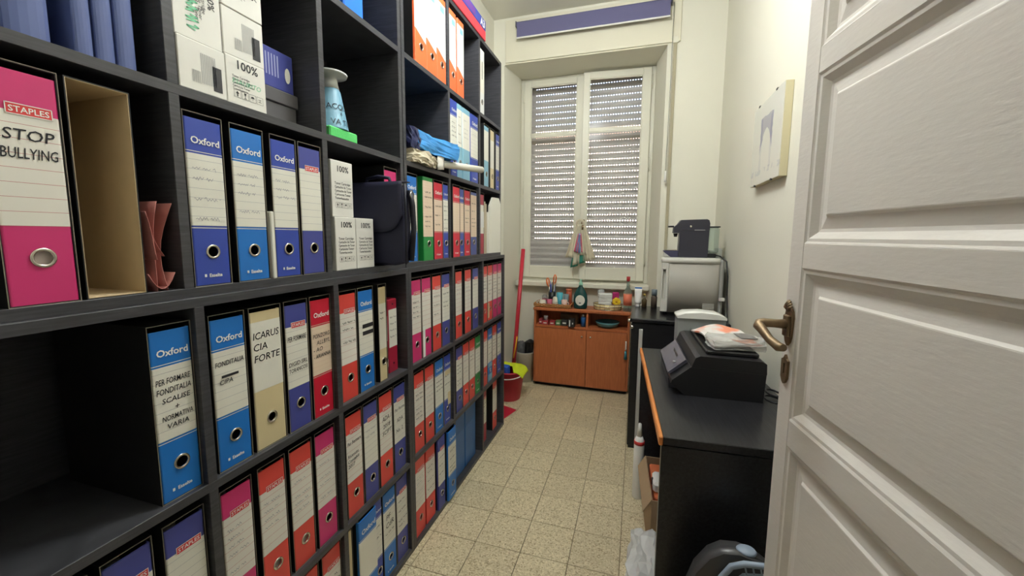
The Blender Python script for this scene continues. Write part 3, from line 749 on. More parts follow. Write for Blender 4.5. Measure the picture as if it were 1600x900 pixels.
b = MB(); b.torus((.131, .004, .245), .011, .0025, 0, 14, 6); b.build('strap_ring', M_chrome, t)
# book and folder next to the thin beige binder
t = thing('book', 'slim red and white book beside the thin beige binder', 'book', (-.035, 1.257, LZ[2]), 0)
b = MB(); b.box((-.2, -.014, 0), (0, .014, .27), .002); b.build('cover', M_f['maroon'], t)
b = MB(); b.add([(.0005, -.0135, .03), (.0005, .0135, .03), (.0005, .0135, .06), (.0005, -.0135, .06)], [(0, 1, 2, 3)]); b.add([(.0005, -.0135, .13), (.0005, .0135, .13), (.0005, .0135, .225), (.0005, -.0135, .225)], [(0, 1, 2, 3)]); b.build('spine_label', M_plain, t)
t = thing('document_case', 'maroon document case with printed white spine label beside the slim book', 'folder', (-.035, 1.307, LZ[2]), 0)
b = MB(); b.box((-.24, -.029, 0), (0, .029, .284), .003); b.build('case_body', M_f['maroon'], t)
b = MB(); b.add([(.0005, -.026, .10), (.0005, .026, .10), (.0005, .026, .245), (.0005, -.026, .245)], [(0, 1, 2, 3)]); b.build('spine_label', M_plain, t)
b = MB(); rr = random.Random(3)
for k in range(4): squiggle(b, lambda a, c, k=k: (.001, -.02+a, .215-.025*k+c), .04, .004, rr)
b.build('handwriting', M_ink, t)
b = MB(); b.lathe([(0, .0012), (.004, .0012)], (0, 0, .265), 0, 12); b.lathe([(0, .0012), (.004, .0012)], (0, 0, .035), 0, 12); b.build('rivet', M_blackp, t)
# two steel blue document boxes
for y, w, nm in ((1.885, .15, 'standing against the shelf divider'), (2.045, .15, 'standing next to its twin')):
    t = thing('document_box', 'plain steel blue document box %s in the bottom row' % nm, 'box', (-.03, y, LZ[0]), 0, 'steel blue document boxes')
    b = MB(); b.box((-.26, -w/2, 0), (0, w/2, .35), .004); b.build('box_body', M_f['steel'], t)
    b = MB(); b.box((-.001, -w/2+.004, .24), (.0012, w/2-.004, .243)); b.build('closing_flap_edge', M_f['steel'], t)
# cone with text on a green sponge
t = thing('sponge_block', 'bright green foam block under the pale blue cone', 'sponge', (-.075, 1.065, zt1), 0)
b = MB(); b.box((-.05, -.062, 0), (.05, .062, .032), .004); b.build('foam', mat('green foam', (92, 205, 110), .8, noise=.1, nscale=120, bump=.4, bscale=200), t)
t = thing('plastic_cone', 'pale blue tapering cone with round white cap, standing on green foam', 'cone', (-.075, 1.068, zt1+.0325), 0)
b = MB(); b.lathe([(.052, 0), (.05, .004), (.03, .115), (.027, .122)], n=28); b.build('cone_body', mat('pale blue plastic', (120, 168, 190), .4), t)
b = MB(); b.lathe([(.027, .122), (.023, .14), (.022, .155), (.05, .162), (.052, .168), (.0, .176)], n=28); b.build('cap', mat('milky plastic', (196, 200, 196), .4), t)
b = MB()
def cone_fn(zc, a0=0.0):
    def f(a, c):
        z = zc+c; r = .052-.0195*z/.1+.0012; th = a/r+a0
        return (r*math.cos(th), r*math.sin(th), z)
    return f
put_text(b, 'ACQUA', cone_fn(.066, -.15), size=.024, shear=.1); put_text(b, '4', cone_fn(.045, -.15), size=.016); put_text(b, 'VA TIR', cone_fn(.02, -.15), size=.024, shear=.1)
b.build('handwriting', M_ink, t)
# bright blue box in the top row
t = thing('storage_box', 'bright blue storage box standing in the top row near the ceiling', 'box', (-.05, 1.163, UZ[2]), 0)
b = MB(); b.box((-.24, -.047, 0), (0, .047, .31), .004); b.build('box_body', mat('bright blue plastic', (40, 120, 235), .35), t)
# A3 paper carton on the upper bookcase
t = thing('paper_carton', 'red and blue carton lettered A3 lying on the window-side upper bookcase', 'box', (-.03, 2.0, UZ[3]), 0)
b = MB(); b.box((-.3, -.24, 0), (.02, .24, .052), .002); b.build('carton_base', mat('carton red', (238, 66, 78), .35), t)
b = MB(); b.box((-.3, -.24, .0525), (.02, .24, .105), .002); b.build('carton_top', mat('carton blue', (66, 78, 170), .35), t)
b = MB(); b.add([(.0206, -.2, .062), (.0206, .09, .062), (.0206, .09, .095), (.0206, -.2, .095)], [(0, 1, 2, 3)]); b.build('printed_band', mat('carton violet', (112, 66, 150), .4), t)
b = MB(); put_text(b, 'A3', lambda a, c: (.021, .19+a, .078+c), size=.055, bold=.03); b.build('printed_text', M_white, t)
# blue plastic packet, paper bag and paper roll
t = thing('plastic_packet', 'crumpled bright blue and white plastic packet lying on the shelf', 'packet', (-.05, 1.58, UZ[1]), 0)
def swing(o):
    t_ = min(1, max(0, o[1]/.2)); return [o[0]*(1-.6*t_)+.088*t_, o[1], o[2]]
b = MB(); crumple(b, (-.14, -.15, .054), (.05, .178, .132), (7, 7, 7), .005, 5, swing); b.build('wrapping', mat('blue shiny film', (70, 150, 232), .22, noise=.5, nscale=14), t)
b = MB(); crumple(b, (-.03, -.165, .05), (.05, -.09, .135), (5, 5, 5), .005, 9); b.build('spotted_wrapping', mat('navy film', (40, 46, 84), .3, noise=.5, nscale=60), t)
t = thing('paper_bag', 'crumpled cream paper bag under the blue plastic packet', 'bag', (-.05, 1.52, UZ[1]), 0)
b = MB(); crumple(b, (-.15, -.10, 0), (.055, .12, .052), (7, 7, 7), .008, 12); b.build('bag_body', mat('cream paper', (206, 196, 172), .6, noise=.12, nscale=20), t)
t = thing('paper_roll', 'white rolled-up paper tube sticking out in front of the shelf', 'roll', (.0, 1.83, UZ[1]+.04), 0)
b = MB(); b.tube([(-.018, -.205, -.012), (.048, .195, .016)], .0165, 16); b.build('roll', M_paper, t)
b = MB(); b.grid(lambda u, v: (.004+.006*u+.003*math.sin(3*u), -.215+.05*u, -.045+.06*v+.008*u), 4, 4); b.build('loose_flap', M_paper, t, solid=.001)
# loose papers and envelope at the end of the upper bookcase
t = thing('paper_sheaf', 'sheaf of yellowed loose papers beside the white envelope', 'papers', (-.03, 2.275, UZ[0]), 0)
for k in range(5):
    b = MB(); b.box((-.21, -.02+.011*k, 0), (.004*(k % 2), -.0115+.011*k, .29+.006*((k*3) % 4)), .001); b.build('sheet_bundle', mat('yellowed paper %d' % (k % 2), (206-14*(k % 2), 196-16*(k % 2), 172-18*(k % 2)), .7), t)
t = thing('envelope', 'large white envelope with clipped corners standing at the end of the shelf', 'envelope', (-.02, 2.42, UZ[0]), math.radians(-8))
b = MB(); b.prism([(-.075, 0), (.085, 0), (.085, .31), (.06, .345), (-.02, .345), (-.06, .29)], 0, -.012, 0); b.build('paper_pocket', M_plain, t)
b = MB(); b.prism([(-.075, 0), (.075, 0), (.075, .27), (-.075, .25)], 0, -.020, -.0125); b.build('sheet_bundle', M_paper, t)

# ------------------------------------------------------------------ door, standing open into the room
DW, DH = .83, 2.20
dr = bpy.data.objects.new('door_1', None); COL.objects.link(dr); dr['kind'] = 'structure'
# local: x runs from the free edge (0) to the hinge (DW); +y is the face towards the bookcases
a8 = math.radians(8); dr.location = (1.155, 1.0, 0.005)
dr.rotation_euler = (0, 0, math.atan2(-math.cos(a8), math.sin(a8)))
# in this frame local +y points to  (cos8, sin8) = towards the wall, so the visible face is y = 0 and the slab lies at y > 0
STL, RH = .048, .05; T_ = .04
rails = [(-.0, .12), (.505, .557), (.875, .932), (1.252, 1.302), (1.626, 1.674), (2.13, DH)]
b = MB(); kx0, kx1, kz0, kz1 = .0195, .0245, 1.022, 1.046
b.box((0, 0, 0), (STL, T_, kz0)); b.box((0, 0, kz1), (STL, T_, DH)); b.box((0, 0, kz0), (kx0, T_, kz1)); b.box((kx1, 0, kz0), (STL, T_, kz1)); b.box((kx0, T_-.008, kz0), (kx1, T_, kz1)); b.box((DW-STL, 0, 0), (DW, T_, DH), .003); b.build('stile', M_door, dr)
b = MB()
for z0, z1 in rails: b.box((STL, .0004, max(z0, 0)), (DW-STL, T_-.0004, z1), .001)
b.build('rail', M_door, dr)
for (l, h_) in zip(rails[:-1], rails[1:]):
    z0, z1 = l[1], h_[0]; x0, x1 = STL, DW-STL
    # rings of (inset, depth): ogee moulding, flat groove, bevel, raised field
    rings = [(0, .0006), (.004, .003), (.010, .0036), (.013, .006), (.018, .010), (.022, .0132), (.028, .0145), (.05, .0105), (.054, .0065), (.056, .006)]
    b = MB(); vs = []; n = len(rings)
    for q, d in rings: vs += [(x0+q, d, z0+q), (x1-q, d, z0+q), (x1-q, d, z1-q), (x0+q, d, z1-q)]
    fs = [(k*4+i, k*4+(i+1) % 4, (k+1)*4+(i+1) % 4, (k+1)*4+i) for k in range(n-1) for i in range(4)]+[((n-1)*4, (n-1)*4+1, (n-1)*4+2, (n-1)*4+3)]
    o = len(vs); vs += [(x0, T_-.006, z0), (x1, T_-.006, z0), (x1, T_-.006, z1), (x0, T_-.006, z1)]
    fs += [(o, o+1, o+2, o+3)]+[(i, (i+1) % 4, o+(i+1) % 4, o+i) for i in range(4)]
    b.add(vs, fs); b.build('panel', M_door, dr)
hd = bpy.data.objects.new('door_handle', None); COL.objects.link(hd); hd.parent = dr; hd.location = (.024, 0, 1.135)
b = MB(); b.prism([(-.013, -.03), (-.016, .012), (-.013, .024), (-.006, .03), (.006, .03), (.013, .024), (.016, .012), (.013, -.03), (.008, -.042), (0, -.05), (-.008, -.042)], 1, -.005, 0); b.box((-.011, -.011, -.03), (.011, -.004, .016), .002); b.build('plate', M_brass, hd)
b = MB()
for k in range(7):
    a = PI*(k-3)/8; b.tube([(0, -.006, .026), (.009*math.sin(a), -.009, .028+.012*math.cos(a)), (.014*math.sin(a), -.005, .028+.02*math.cos(a))], [.003, .0035, .002], 6)
b.build('shell_crest', M_brass, hd)
b = MB(); b.tube([(0, -.004, -.004), (0, -.03, -.003), (0, -.052, -.002), (.0, -.06, -.004), (.004, -.063, -.008), (.02, -.062, -.014), (.045, -.058, -.028), (.07, -.052, -.036), (.085, -.05, -.034)], [.011, .009, .0095, .0105, .011, .0095, .0085, .0095, .007], 12); b.build('lever', M_brass, hd)
ke = bpy.data.objects.new('keyhole_plate', None); COL.objects.link(ke); ke.parent = dr; ke.location = (.022, 0, 1.035)
b = MB()
for g_ in (-1, 1): b.prism([(0, .011), (0, .03), (g_*.005, .022), (g_*.013, .018), (g_*.012, -.02), (g_*.006, -.03), (0, -.034), (0, -.012), (g_*.0022, -.012), (g_*.0022, .011)], 1, -.005, 0)
b.build('plate', M_brass, ke)


# ------------------------------------------------------------------ desk
M_desk = wood_mat('black ash desk', (25, 25, 28), (46, 46, 50), (40, 3, 40), .3, .35)
M_orange = wood_mat('orange beech edging', (206, 122, 58), (226, 146, 78), (60, 4, 60), .4)
dk = thing('desk', 'narrow black desk with orange wooden front edge against the right wall', 'desk', (.924, 1.175, 0), math.radians(2.75))
dl, dw, dz = .957, .45, .75
b = MB(); b.box((.012, 0, dz-.025), (dw, dl, dz), .002); b.build('desktop', M_desk, dk)
b = MB(); b.box((0, .0, dz-.028), (.0118, dl, dz), .003); b.build('front_edging', M_orange, dk)
b = MB(); b.box((.008, .003, 0), (dw, .024, dz-.0285), .001); b.build('side_panel', M_desk, dk)
b = MB(); b.box((.008, dl-.024, 0), (dw, dl-.003, dz-.0285), .001); b.build('side_panel', M_desk, dk)
b = MB(); b.box((dw-.04, .025, .35), (dw-.022, dl-.025, dz-.0285), .001); b.build('modesty_panel', M_desk, dk)

# ------------------------------------------------------------------ tall black cabinet with a silver strip
M_bcab = wood_mat('black laminate', (22, 22, 25), (32, 32, 35), (3, 3, 30), .35, .1)
M_gtop = wood_mat('black laminate top', (22, 22, 25), (32, 32, 35), (3, 3, 30), .22, .05)
M_silver = mat('silver plastic', (196, 196, 194), .35, .25)
bc = thing('low_cabinet', 'black low cabinet with silver vertical strip carrying the silver fridge', 'cabinet', (1.1, 2.74, 0))
b = MB(); b.box((-.27, -.235, .02), (.265, .235, .80), .004); b.build('cabinet_body', M_bcab, bc)
b = MB(); b.box((-.262, -.225, 0), (.26, .225, .0195)); b.build('plinth', M_blackp, bc)
b = MB(); b.box((-.275, -.242, .8005), (.268, .24, .828), .006); b.build('top_board', M_gtop, bc)
b = MB(); b.box((-.225, -.241, .05), (-.203, -.2353, .765), .002); b.build('silver_strip', M_silver, bc)
for z in (.81, .775):
    b = MB(); b.lathe([(0, -.006), (.01, -.004), (.011, .006), (0, .009)], (-.283 if z > .8 else -.266, -.2445 if z < .8 else -.225, z), 1, 14); b.build('corner_stud', M_chrome, bc)

# ------------------------------------------------------------------ small silver fridge
M_fr = mat('silver grey enamel', (168, 164, 154), .5, .0, noise=.03, nscale=200)
M_fr2 = mat('light silver trim', (206, 204, 196), .4, 0)
fr = thing('mini_fridge', 'small silver countertop fridge with recessed handle on the black cabinet', 'fridge', (1.18, 2.83, .8285))
b = MB(); b.box((-.168, -.125, .012), (.175, .13, .352), .012); b.build('fridge_body', mat('grey enamel side', (172, 172, 168), .4), fr)
def fdoor(u, v): return (-.180+.327*u, -.128-.022*(1-(2*u-1)**4)-.004*math.sin(PI*v), .02+.305*v)
b = MB(); b.grid(fdoor, 24, 8)
vs0 = len(b.v); b.add([(-.180, -.127, .02), (.147, -.127, .02), (.147, -.127, .325), (-.180, -.127, .325)], [(0, 1, 2, 3)])
def shell(pts, y1):
    """close a curved front into a solid with a flat back"""
    m = MB(); n = len(pts)
    m.prism(pts, 2, .02, .325); return m
arc = [(-.141+.288*k/23, -.134-.016*(1-abs(2*(.039+.288*k/23)/.327-1)**6)) for k in range(24)]
b = MB(); b.prism(arc+[(.147, -.127), (-.141, -.127)], 2, .02, .325, True); b.build('fridge_door', M_fr, fr)
arc2 = [(-.182+.33*k/23, -.134-.020*(1-(2*k/23-1)**6)) for k in range(24)]
b = MB(); b.prism(arc2+[(.148, -.05), (-.182, -.05)], 2, .3255, .36, True); b.build('door_cap', M_fr2, fr)
b = MB(); b.box((-.182, -.150, .02), (-.174, -.127, .325), .002); b.box((-.156, -.150, .02), (-.142, -.127, .325), .002)
b.box((-.174, -.1495, .285), (-.156, -.127, .325), .001); b.box((-.174, -.1495, .02), (-.156, -.127, .10), .001); b.build('handle_strip', M_fr2, fr)
b = MB(); b.box((-.174, -.1275, .10), (-.156, -.1262, .285)); b.build('handle_recess', M_fr2, fr)
b = MB()
for k in range(5): b.box((.06, -.1515, .042+.009*k), (.125, -.1485, .046+.009*k))
b.build('vent_grille', M_fr2, fr)
b = MB(); b.box((.15, -.15, .10), (.182, -.126, .122), .003); b.build('hinge_bracket', M_fr2, fr)
b = MB(); b.box((.152, .02, .355), (.184, .132, .415), .006); b.box((-.16, .1, .3535), (.15, .13, .40), .004); b.build('rear_rail', M_fr2, fr)
for sx in (-.15, .15):
    for sy in (-.1, .11): b = MB(); b.lathe([(0, 0), (.014, 0), (.012, .0118), (0, .0118)], (sx, sy, 0), 2, 12); b.build('foot', M_blackp, fr)

# ------------------------------------------------------------------ coffee machine on the fridge
M_cof = mat('anthracite plastic', (50, 50, 60), .42)
cf = thing('coffee_machine', 'dark anthracite capsule coffee machine standing on the silver fridge', 'coffee machine', (1.18, 2.79, .8285+.3605))
b = MB(); b.prism([(-.086, 0), (.082, 0), (.084, .17), (-.084, .17)], 1, -.05, .05); b.build('body', M_cof, cf)
b = MB(); b.prism([(-.12, .152), (-.118, .188), (-.098, .204), (-.078, .232), (.068, .236), (.08, .23), (.086, .21), (.085, .1705), (-.084, .1705), (-.086, .152)], 1, -.054, .054); b.build('head', M_cof, cf)
b = MB(); b.tube([(-.115, 0, .193), (-.15, 0, .192)], .006, 10); b.box((-.152, -.03, .188), (-.135, .03, .196), .003); b.build('lever', M_blackp, cf)
b = MB(); b.tube([(-.104, 0, .150), (-.104, 0, .128)], [.014, .009], 12); b.build('spout', M_blackp, cf)
b = MB(); b.prism([(-.172, .04), (-.172, .032), (-.13, .0), (-.087, 0), (-.087, .04)], 1, -.045, .045); b.build('drip_tray', mat('violet grey plastic', (58, 58, 84), .4), cf)
b = MB(); b.box((-.165, -.038, .0405), (-.095, .038, .045), .001); b.build('drip_grid', M_chrome, cf)
b = MB(); b.lathe([(.0, -.0545), (.007, -.0545), (.007, -.0525)], (-.022, 0, .192), 1, 14); b.build('button', M_chrome, cf)
b = MB(); b.box((-.0, -.0548, .168), (.06, -.0532, .172)); b.build('trim_line', M_silver, cf)
b = MB(); b.box((.0865, -.042, .03), (.142, .042, .185), .006); b.build('water_tank', glass_mat('clear tank', (225, 236, 232), .05, .1, .12), cf)
b = MB(); b.box((.086, -.044, .1855), (.146, .044, .193), .002); b.build('tank_lid', M_blackp, cf)
b = MB(); b.box((.0825, -.04, 0), (.13, .04, .025), .003); b.build('tank_base', M_blackp, cf)
t = thing('power_cable', 'black power cable hanging from the coffee machine down the right wall', 'cable', (1.31, 2.72, .0))
b = MB(); b.tube([(.0, .03, 1.205), (.02, .0, 1.20), (.05, -.03, 1.17), (.058, -.05, 1.08), (.058, -.06, .98), (.062, -.09, .84), (.064, -.2, .70), (.064, -.34, .55), (.064, -.38, .3), (.06, -.39, .05), (.05, -.36, .004)], .004, 8); b.build('cable', M_blackp, t)

# ------------------------------------------------------------------ printer
pr = thing('printer', 'black all-in-one printer with sloped control panel on the desk', 'printer', (1.12, 1.73, .7505), math.radians(2))
M_pb = mat('printer black', (30, 30, 33), .42, noise=.05, nscale=300, bump=.15, bscale=600); M_pg = mat('printer gloss grey', (84, 84, 98), .25)
b = MB(); b.prism([(-.10, 0), (.150, 0), (.155, .10), (-.085, .105), (-.145, .052), (-.148, .04)], 1, -.205, .205); b.build('printer_body', M_pb, pr)
b = MB(); b.prism([(-.083, .1055), (.156, .1005), (.154, .137), (.14, .145), (-.055, .148), (-.07, .14)], 1, -.205, .205); b.build('scanner_lid', M_pb, pr)
b = MB(); b.prism([(-.146, .056), (-.086, .1085), (-.094, .116), (-.154, .063)], 1, -.15, .15); b.build('control_panel', M_pg, pr)
b = MB(); b.add([(-.1445-.0005+.012, -.06, .0715+.0085), (-.1445+.012, .06, .080), (-.108, .06, .1042), (-.108, -.06, .1042)], [(0, 1, 2, 3)]); b.build('display', M_blackp, pr)
b = MB(); b.lathe([(0, 0), (.006, 0), (.006, .004), (0, .004)], (-.126, -.1, .089), 2, 12); b.build('power_button', M_silver, pr)
b = MB(); b.prism([(-.147, .0), (-.1, 0), (-.1, .012), (-.151, .038)], 1, -.14, .14); b.build('paper_tray', mat('tray grey', (60, 60, 66), .4), pr)
b = MB(); b.box((-.03, -.17, .1455), (.14, .19, .162), .004); b.build('document_feeder', M_blackp, pr)
t = thing('cartridge_bag', 'clear plastic bag of papers with orange print lying on the printer', 'bag', (1.19, 1.73, .9135), math.radians(8))
b = MB(); b.grid(lambda u, v: (-.09+.17*u, -.15+.30*v, .012+.016*math.sin(5*u+2*v)*math.sin(4*v)+.012*u), 12, 14, False); b.build('printed_sheet', mat('orange blotched paper', (228, 214, 204), .5), t, solid=.006)
def blot():
    m = MATS['orange blotched paper']; nt = m.node_tree; bs = nt.nodes['Principled BSDF']
    tc = nn(nt, 'ShaderNodeTexCoord'); n = nn(nt, 'ShaderNodeTexNoise'); n.inputs['Scale'].default_value = 9; nt.links.new(tc.outputs['Object'], n.inputs['Vector'])
    cr = nn(nt, 'ShaderNodeValToRGB'); e = cr.color_ramp.elements; e[0].position = .52; e[0].color = lin((226, 222, 218)); e[1].position = .62; e[1].color = lin((236, 150, 118))
    nt.links.new(n.outputs['Fac'], cr.inputs[0]); nt.links.new(cr.outputs[0], bs.inputs['Base Color'])
blot()
b = MB(); crumple(b, (-.1, -.165, .004), (.085, -.06, .045), (5, 5, 5), .006, 21); b.build('clear_film', glass_mat('clear film', (240, 240, 238), .18, .15, .25), t)
b = MB(); b.box((-.005, -.158, .047), (.05, -.085, .051), .001); b.build('grey_patch', mat('grey card', (120, 116, 114), .6), t)
t = thing('usb_cable', 'thin black cable coiled on the desk behind the printer', 'cable', (1.334, 1.60, .7505))
b = MB(); b.tube([(-.02+.032*math.cos(a*.5)*(1-.01*a), -.06+.05*math.sin(a*.5), .0033+.0018*a) for a in range(26)], .0035, 6); b.build('cable', M_blackp, t)
t = thing('clear_organizer', 'clear plastic box with white domed lid between printer and black cabinet', 'box', (1.135, 2.03, .7505), math.radians(2))
M_clr = glass_mat('clear acrylic', (236, 240, 240), .07, .05, .28)
b = MB()
for a, c in (((-.1, -.05, 0), (.1, -.046, .195)), ((-.1, .046, 0), (.1, .05, .195)), ((-.1, -.046, 0), (-.096, .046, .195)), ((.096, -.046, 0), (.1, .046, .195)), ((-.096, -.046, 0), (.096, .046, .004))): b.box(a, c)
b.build('container', M_clr, t)
b = MB(); b.prism([(-.104, .196), (.104, .196), (.104, .205), (.07, .219), (0, .225), (-.07, .219), (-.104, .205)], 1, -.055, .055, True); b.build('lid', mat('glossy white plastic', (236, 236, 230), .3), t)

# ------------------------------------------------------------------ things under and before the desk
M_box = mat('brown cardboard', (176, 150, 118), .75, noise=.06, nscale=25)
t = thing('cardboard_box', 'open brown cardboard box standing under the desk', 'box', (1.065, 1.78, 0), math.radians(3))
b = MB()
for a, c in (((-.135, -.17, 0), (-.131, .17, .27)), ((.131, -.17, 0), (.135, .17, .27)), ((-.131, -.17, 0), (.131, -.166, .27)), ((-.131, .166, 0), (.131, .17, .27)), ((-.131, -.166, 0), (.131, .166, .004))): b.box(a, c)
b.build('carton', M_box, t)
b = MB(); b.prism([(-.131, .27), (-.165, .215), (-.168, .217), (-.135, .274)], 1, -.168, .168); b.build('flap', M_box, t)
t = thing('orange_packet', 'orange packet lying in the open cardboard box', 'packet', (1.045, 1.78, .0045), math.radians(3))
b = MB(); b.box((-.1, -.13, 0), (.1, .13, .255), .006); b.build('packet', mat('orange wrap', (222, 120, 78), .5, noise=.12), t)
t = thing('white_adapter', 'white plastic adapter lying on the orange packet', 'adapter', (.99, 1.72, .2602))
b = MB(); b.box((-.045, -.05, 0), (.045, .05, .045), .01); b.build('housing', M_white, t)
b = MB(); b.torus((-.0455, 0, .024), .012, .004, 0, 14, 6); b.build('cable_grommet', M_blackp, t)
t = thing('sealant_tube', 'white tube with red ring standing beside the cardboard box', 'tube', (.893, 2.025, 0))
b = MB(); b.lathe([(0, 0), (.024, 0), (.025, .01), (.025, .30), (.016, .325)], n=18); b.build('tube_body', M_white, t)
b = MB(); b.lathe([(.0255, .285), (.0255, .303)], n=18); b.lathe([(.02, .304), (.0165, .327)], n=18) if False else None; b.build('red_ring', M_red_tag, t)
b = MB(); b.lathe([(.014, .325), (.008, .39), (.0, .395)], n=14); b.build('nozzle', M_white, t)
t = thing('plastic_bag', 'crumpled translucent white plastic bag on the floor before the desk', 'bag', (.93, 1.42, 0))
b = MB(); crumple(b, (-.07, -.14, 0), (.07, .14, .19), (7, 7, 7), .012, 33); b.build('film', glass_mat('milky film', (240, 238, 232), .12, .2, .6), t)
vc = thing('vacuum_cleaner', 'upright grey vacuum cleaner with pale blue button and ribbed handle before the desk', 'vacuum', (1.105, 1.095, 0))
M_vg = mat('smoky grey plastic', (70, 69, 70), .35); M_vb = mat('greyish blue plastic', (150, 164, 182), .4)
b = MB(); b.prism([(-.13, 0), (.12, 0), (.125, .38), (.11, .46), (.08, .505), (.045, .528), (.012, .535), (-.025, .53), (-.055, .508), (-.085, .46), (-.115, .36)], 1, -.05, .0, True); b.build('housing', M_vg, vc)
b = MB(); b.lathe([(0, .0), (.022, .0), (.024, .005), (.02, .01), (0, .011)], (.03, -.025, .5285), 2, 24, 1, .8); b.build('button', M_vb, vc)
b = MB(); b.tube([(-.04, -.060, .40), (-.03, -.062, .475), (-.01, -.064, .512), (.018, -.065, .527), (.06, -.065, .532), (.11, -.065, .533)], .0075, 10); b.tube([(-.01, -.060, .40), (-.003, -.062, .465), (.018, -.064, .494), (.06, -.065, .504), (.11, -.065, .506)], .006, 10); b.build('handle', M_vb, vc)
for k in range(6):
    b = MB(); b.tube([(.018+.017*k, -.0645, .529), (.024+.017*k, -.0645, .499)], .0022, 6); b.build('handle_rib', M_vb, vc)

# ------------------------------------------------------------------ orange cabinet under the window
M_cherry = wood_mat('cherry laminate', (180, 102, 60), (196, 115, 69), (30, 30, 3), .42, .05)
oc = thing('low_cupboard', 'cherry wood low cupboard with two doors under the window sill', 'cupboard', (.413, 3.485, 0))
b = MB(); b.box((-.405, -.105, .03), (-.387, .105, .672), .001); b.build('side_panel', M_cherry, oc)
b = MB(); b.box((.384, -.105, .03), (.402, .105, .672), .001); b.build('side_panel', M_cherry, oc)
b = MB(); b.box((-.412, -.115, .6725), (.407, .108, .7), .006); b.build('top_board', M_cherry, oc)
b = MB(); b.box((.047, -.1, .545), (.063, .1, .672)); b.build('cubby_divider', M_cherry, oc)
b = MB(); b.box((-.387, -.1, .527), (.384, .1, .545)); b.build('shelf', M_cherry, oc)
b = MB(); b.box((-.387, .098, .03), (.384, .104, .672)); b.build('back_panel', M_cherry, oc)
b = MB(); b.box((-.395, -.07, 0), (.392, .09, .0295)); b.build('plinth', M_blackp, oc)
for x0, x1, kx in ((-.386, .052, .018), (.055, .384, .09)):
    d = bpy.data.objects.new('cupboard_door', None); COL.objects.link(d); d.parent = oc
    b = MB(); b.box((x0, -.122, .035), (x1, -.1055, .524), .0015); b.build('door_leaf', M_cherry, d)
    b = MB(); b.lathe([(.004, 0), (.004, -.012), (.009, -.016), (.008, -.024), (0, -.026)], (kx, -.122, .475), 1, 14); b.build('knob', M_chrome, d)
t = thing('door_charm', 'small beaded teal charm hanging at the cupboard door edge', 'charm', (.79, 3.3485, .36))
b = MB()
for k in range(6): b.lathe([(.007*math.sin(PI*j/6), .007*math.cos(PI*j/6)) for j in range(7)], (0, 0, .10-.013*k), 2, 10)
b.build('bead', M_white, t)
b = MB(); b.tube([(0, 0, .022), (0, 0, -.045)], [.008, .014], 10); b.build('tassel', mat('teal yarn', (60, 130, 140), .8), t)

# ------------------------------------------------------------------ crockery and bottles on the cupboard
ZT = .7003
def prof_thing(name, label, cat, loc, parts, group=None, rotz=0):
    """parts: (part name, material, profile, options)"""
    t = thing(name, label, cat, loc, rotz, group)
    for pn, m, pf, kw in parts:
        b = MB(); b.lathe(pf, **kw); b.build(pn, m, t)
    return t
tr = thing('wicker_tray', 'low wicker tray holding cups on the cupboard', 'tray', (.167, 3.46, ZT))
M_wick = mat('wicker', (186, 128, 72), .6, noise=.3, nscale=40, bump=.5, bscale=80)
b = MB(); b.box((-.155, -.085, 0), (.155, .085, .008), .003); b.build('tray_base', M_wick, tr)
for k in range(3):
    b = MB(); z = .013+.009*k; e = .004*k
    n = 44; pts = []
    def edge(s):
        P_ = 2*(.32+.18)
        for L_, a, c in ((.32, (-.158, -.088), (.158, -.088)), (.18, (.158, -.088), (.158, .088)), (.32, (.158, .088), (-.158, .088)), (.18, (-.158, .088), (-.158, -.088))):
            if s <= L_: f = s/L_; return (a[0]+(c[0]-a[0])*f)*(1+e), (a[1]+(c[1]-a[1])*f)*(1+e)
            s -= L_
        return -.158, -.088
    for q in range(101):
        x, y = edge(q/100*.9999); pts.append((x, y, z+.003*math.sin(q*PI/2+k*PI)))
    b.tube(pts, .005, 6); b.build('woven_rim', M_wick, tr)
def mug(label, x, y, r, h, m, handle=None, z=ZT+.0085, up=True):
    t = thing('cup', label, 'cup', (x, y, z), 0, 'cups on the wicker tray')
    b = MB()
    if up: b.lathe([(0, 0), (r*.8, 0), (r*.85, .004), (r, h), (r-.003, h), (r*.82, .008), (0, .008)], n=20)
    else: b.lathe([(r, 0), (r*.97, h*.5), (r*.75, h*.92), (r*.5, h), (0, h)], n=20)
    b.build('bowl', m, t)
    if handle is not None:
        c, s = math.cos(handle), math.sin(handle)
        b = MB(); b.tube([((r*.9+.022*math.sin(PI*k/6))*c, (r*.9+.022*math.sin(PI*k/6))*s, h*(.2+.6*k/6)) for k in range(7)], .0045, 8); b.build('cup_handle', m, t)
    return t
M_cream = mat('cream china', (228, 222, 204), .3); M_pinkc = mat('rose china', (192, 92, 116), .3); M_pinkl = mat('pale pink china', (222, 190, 178), .3)
mug('upturned cream coffee cup at the left end of the tray'.replace('at the left end of the tray', 'next to a rose cup'), .075, 3.42, .035, .052, M_cream, PI, up=False)
mug('rose pink espresso cup standing before the white cup on the tray', .138, 3.405, .024, .06, M_pinkc, 2.2)
mug('white cup with upturned rim behind the rose cup', .186, 3.41, .025, .085, M_cream, None, up=False)
mug('turquoise tumbler standing on the wicker tray', .216, 3.465, .028, .115, mat('turquoise plastic', (78, 178, 196), .35))
mug('grey glass tumbler behind the pale pink mug', .274, 3.458, .024, .105, mat('smoky blue glass', (112, 134, 140), .25))
mug('pale pink mug with big handle at the end of the tray', .268, 3.405, .027, .062, M_pinkl, -.4)
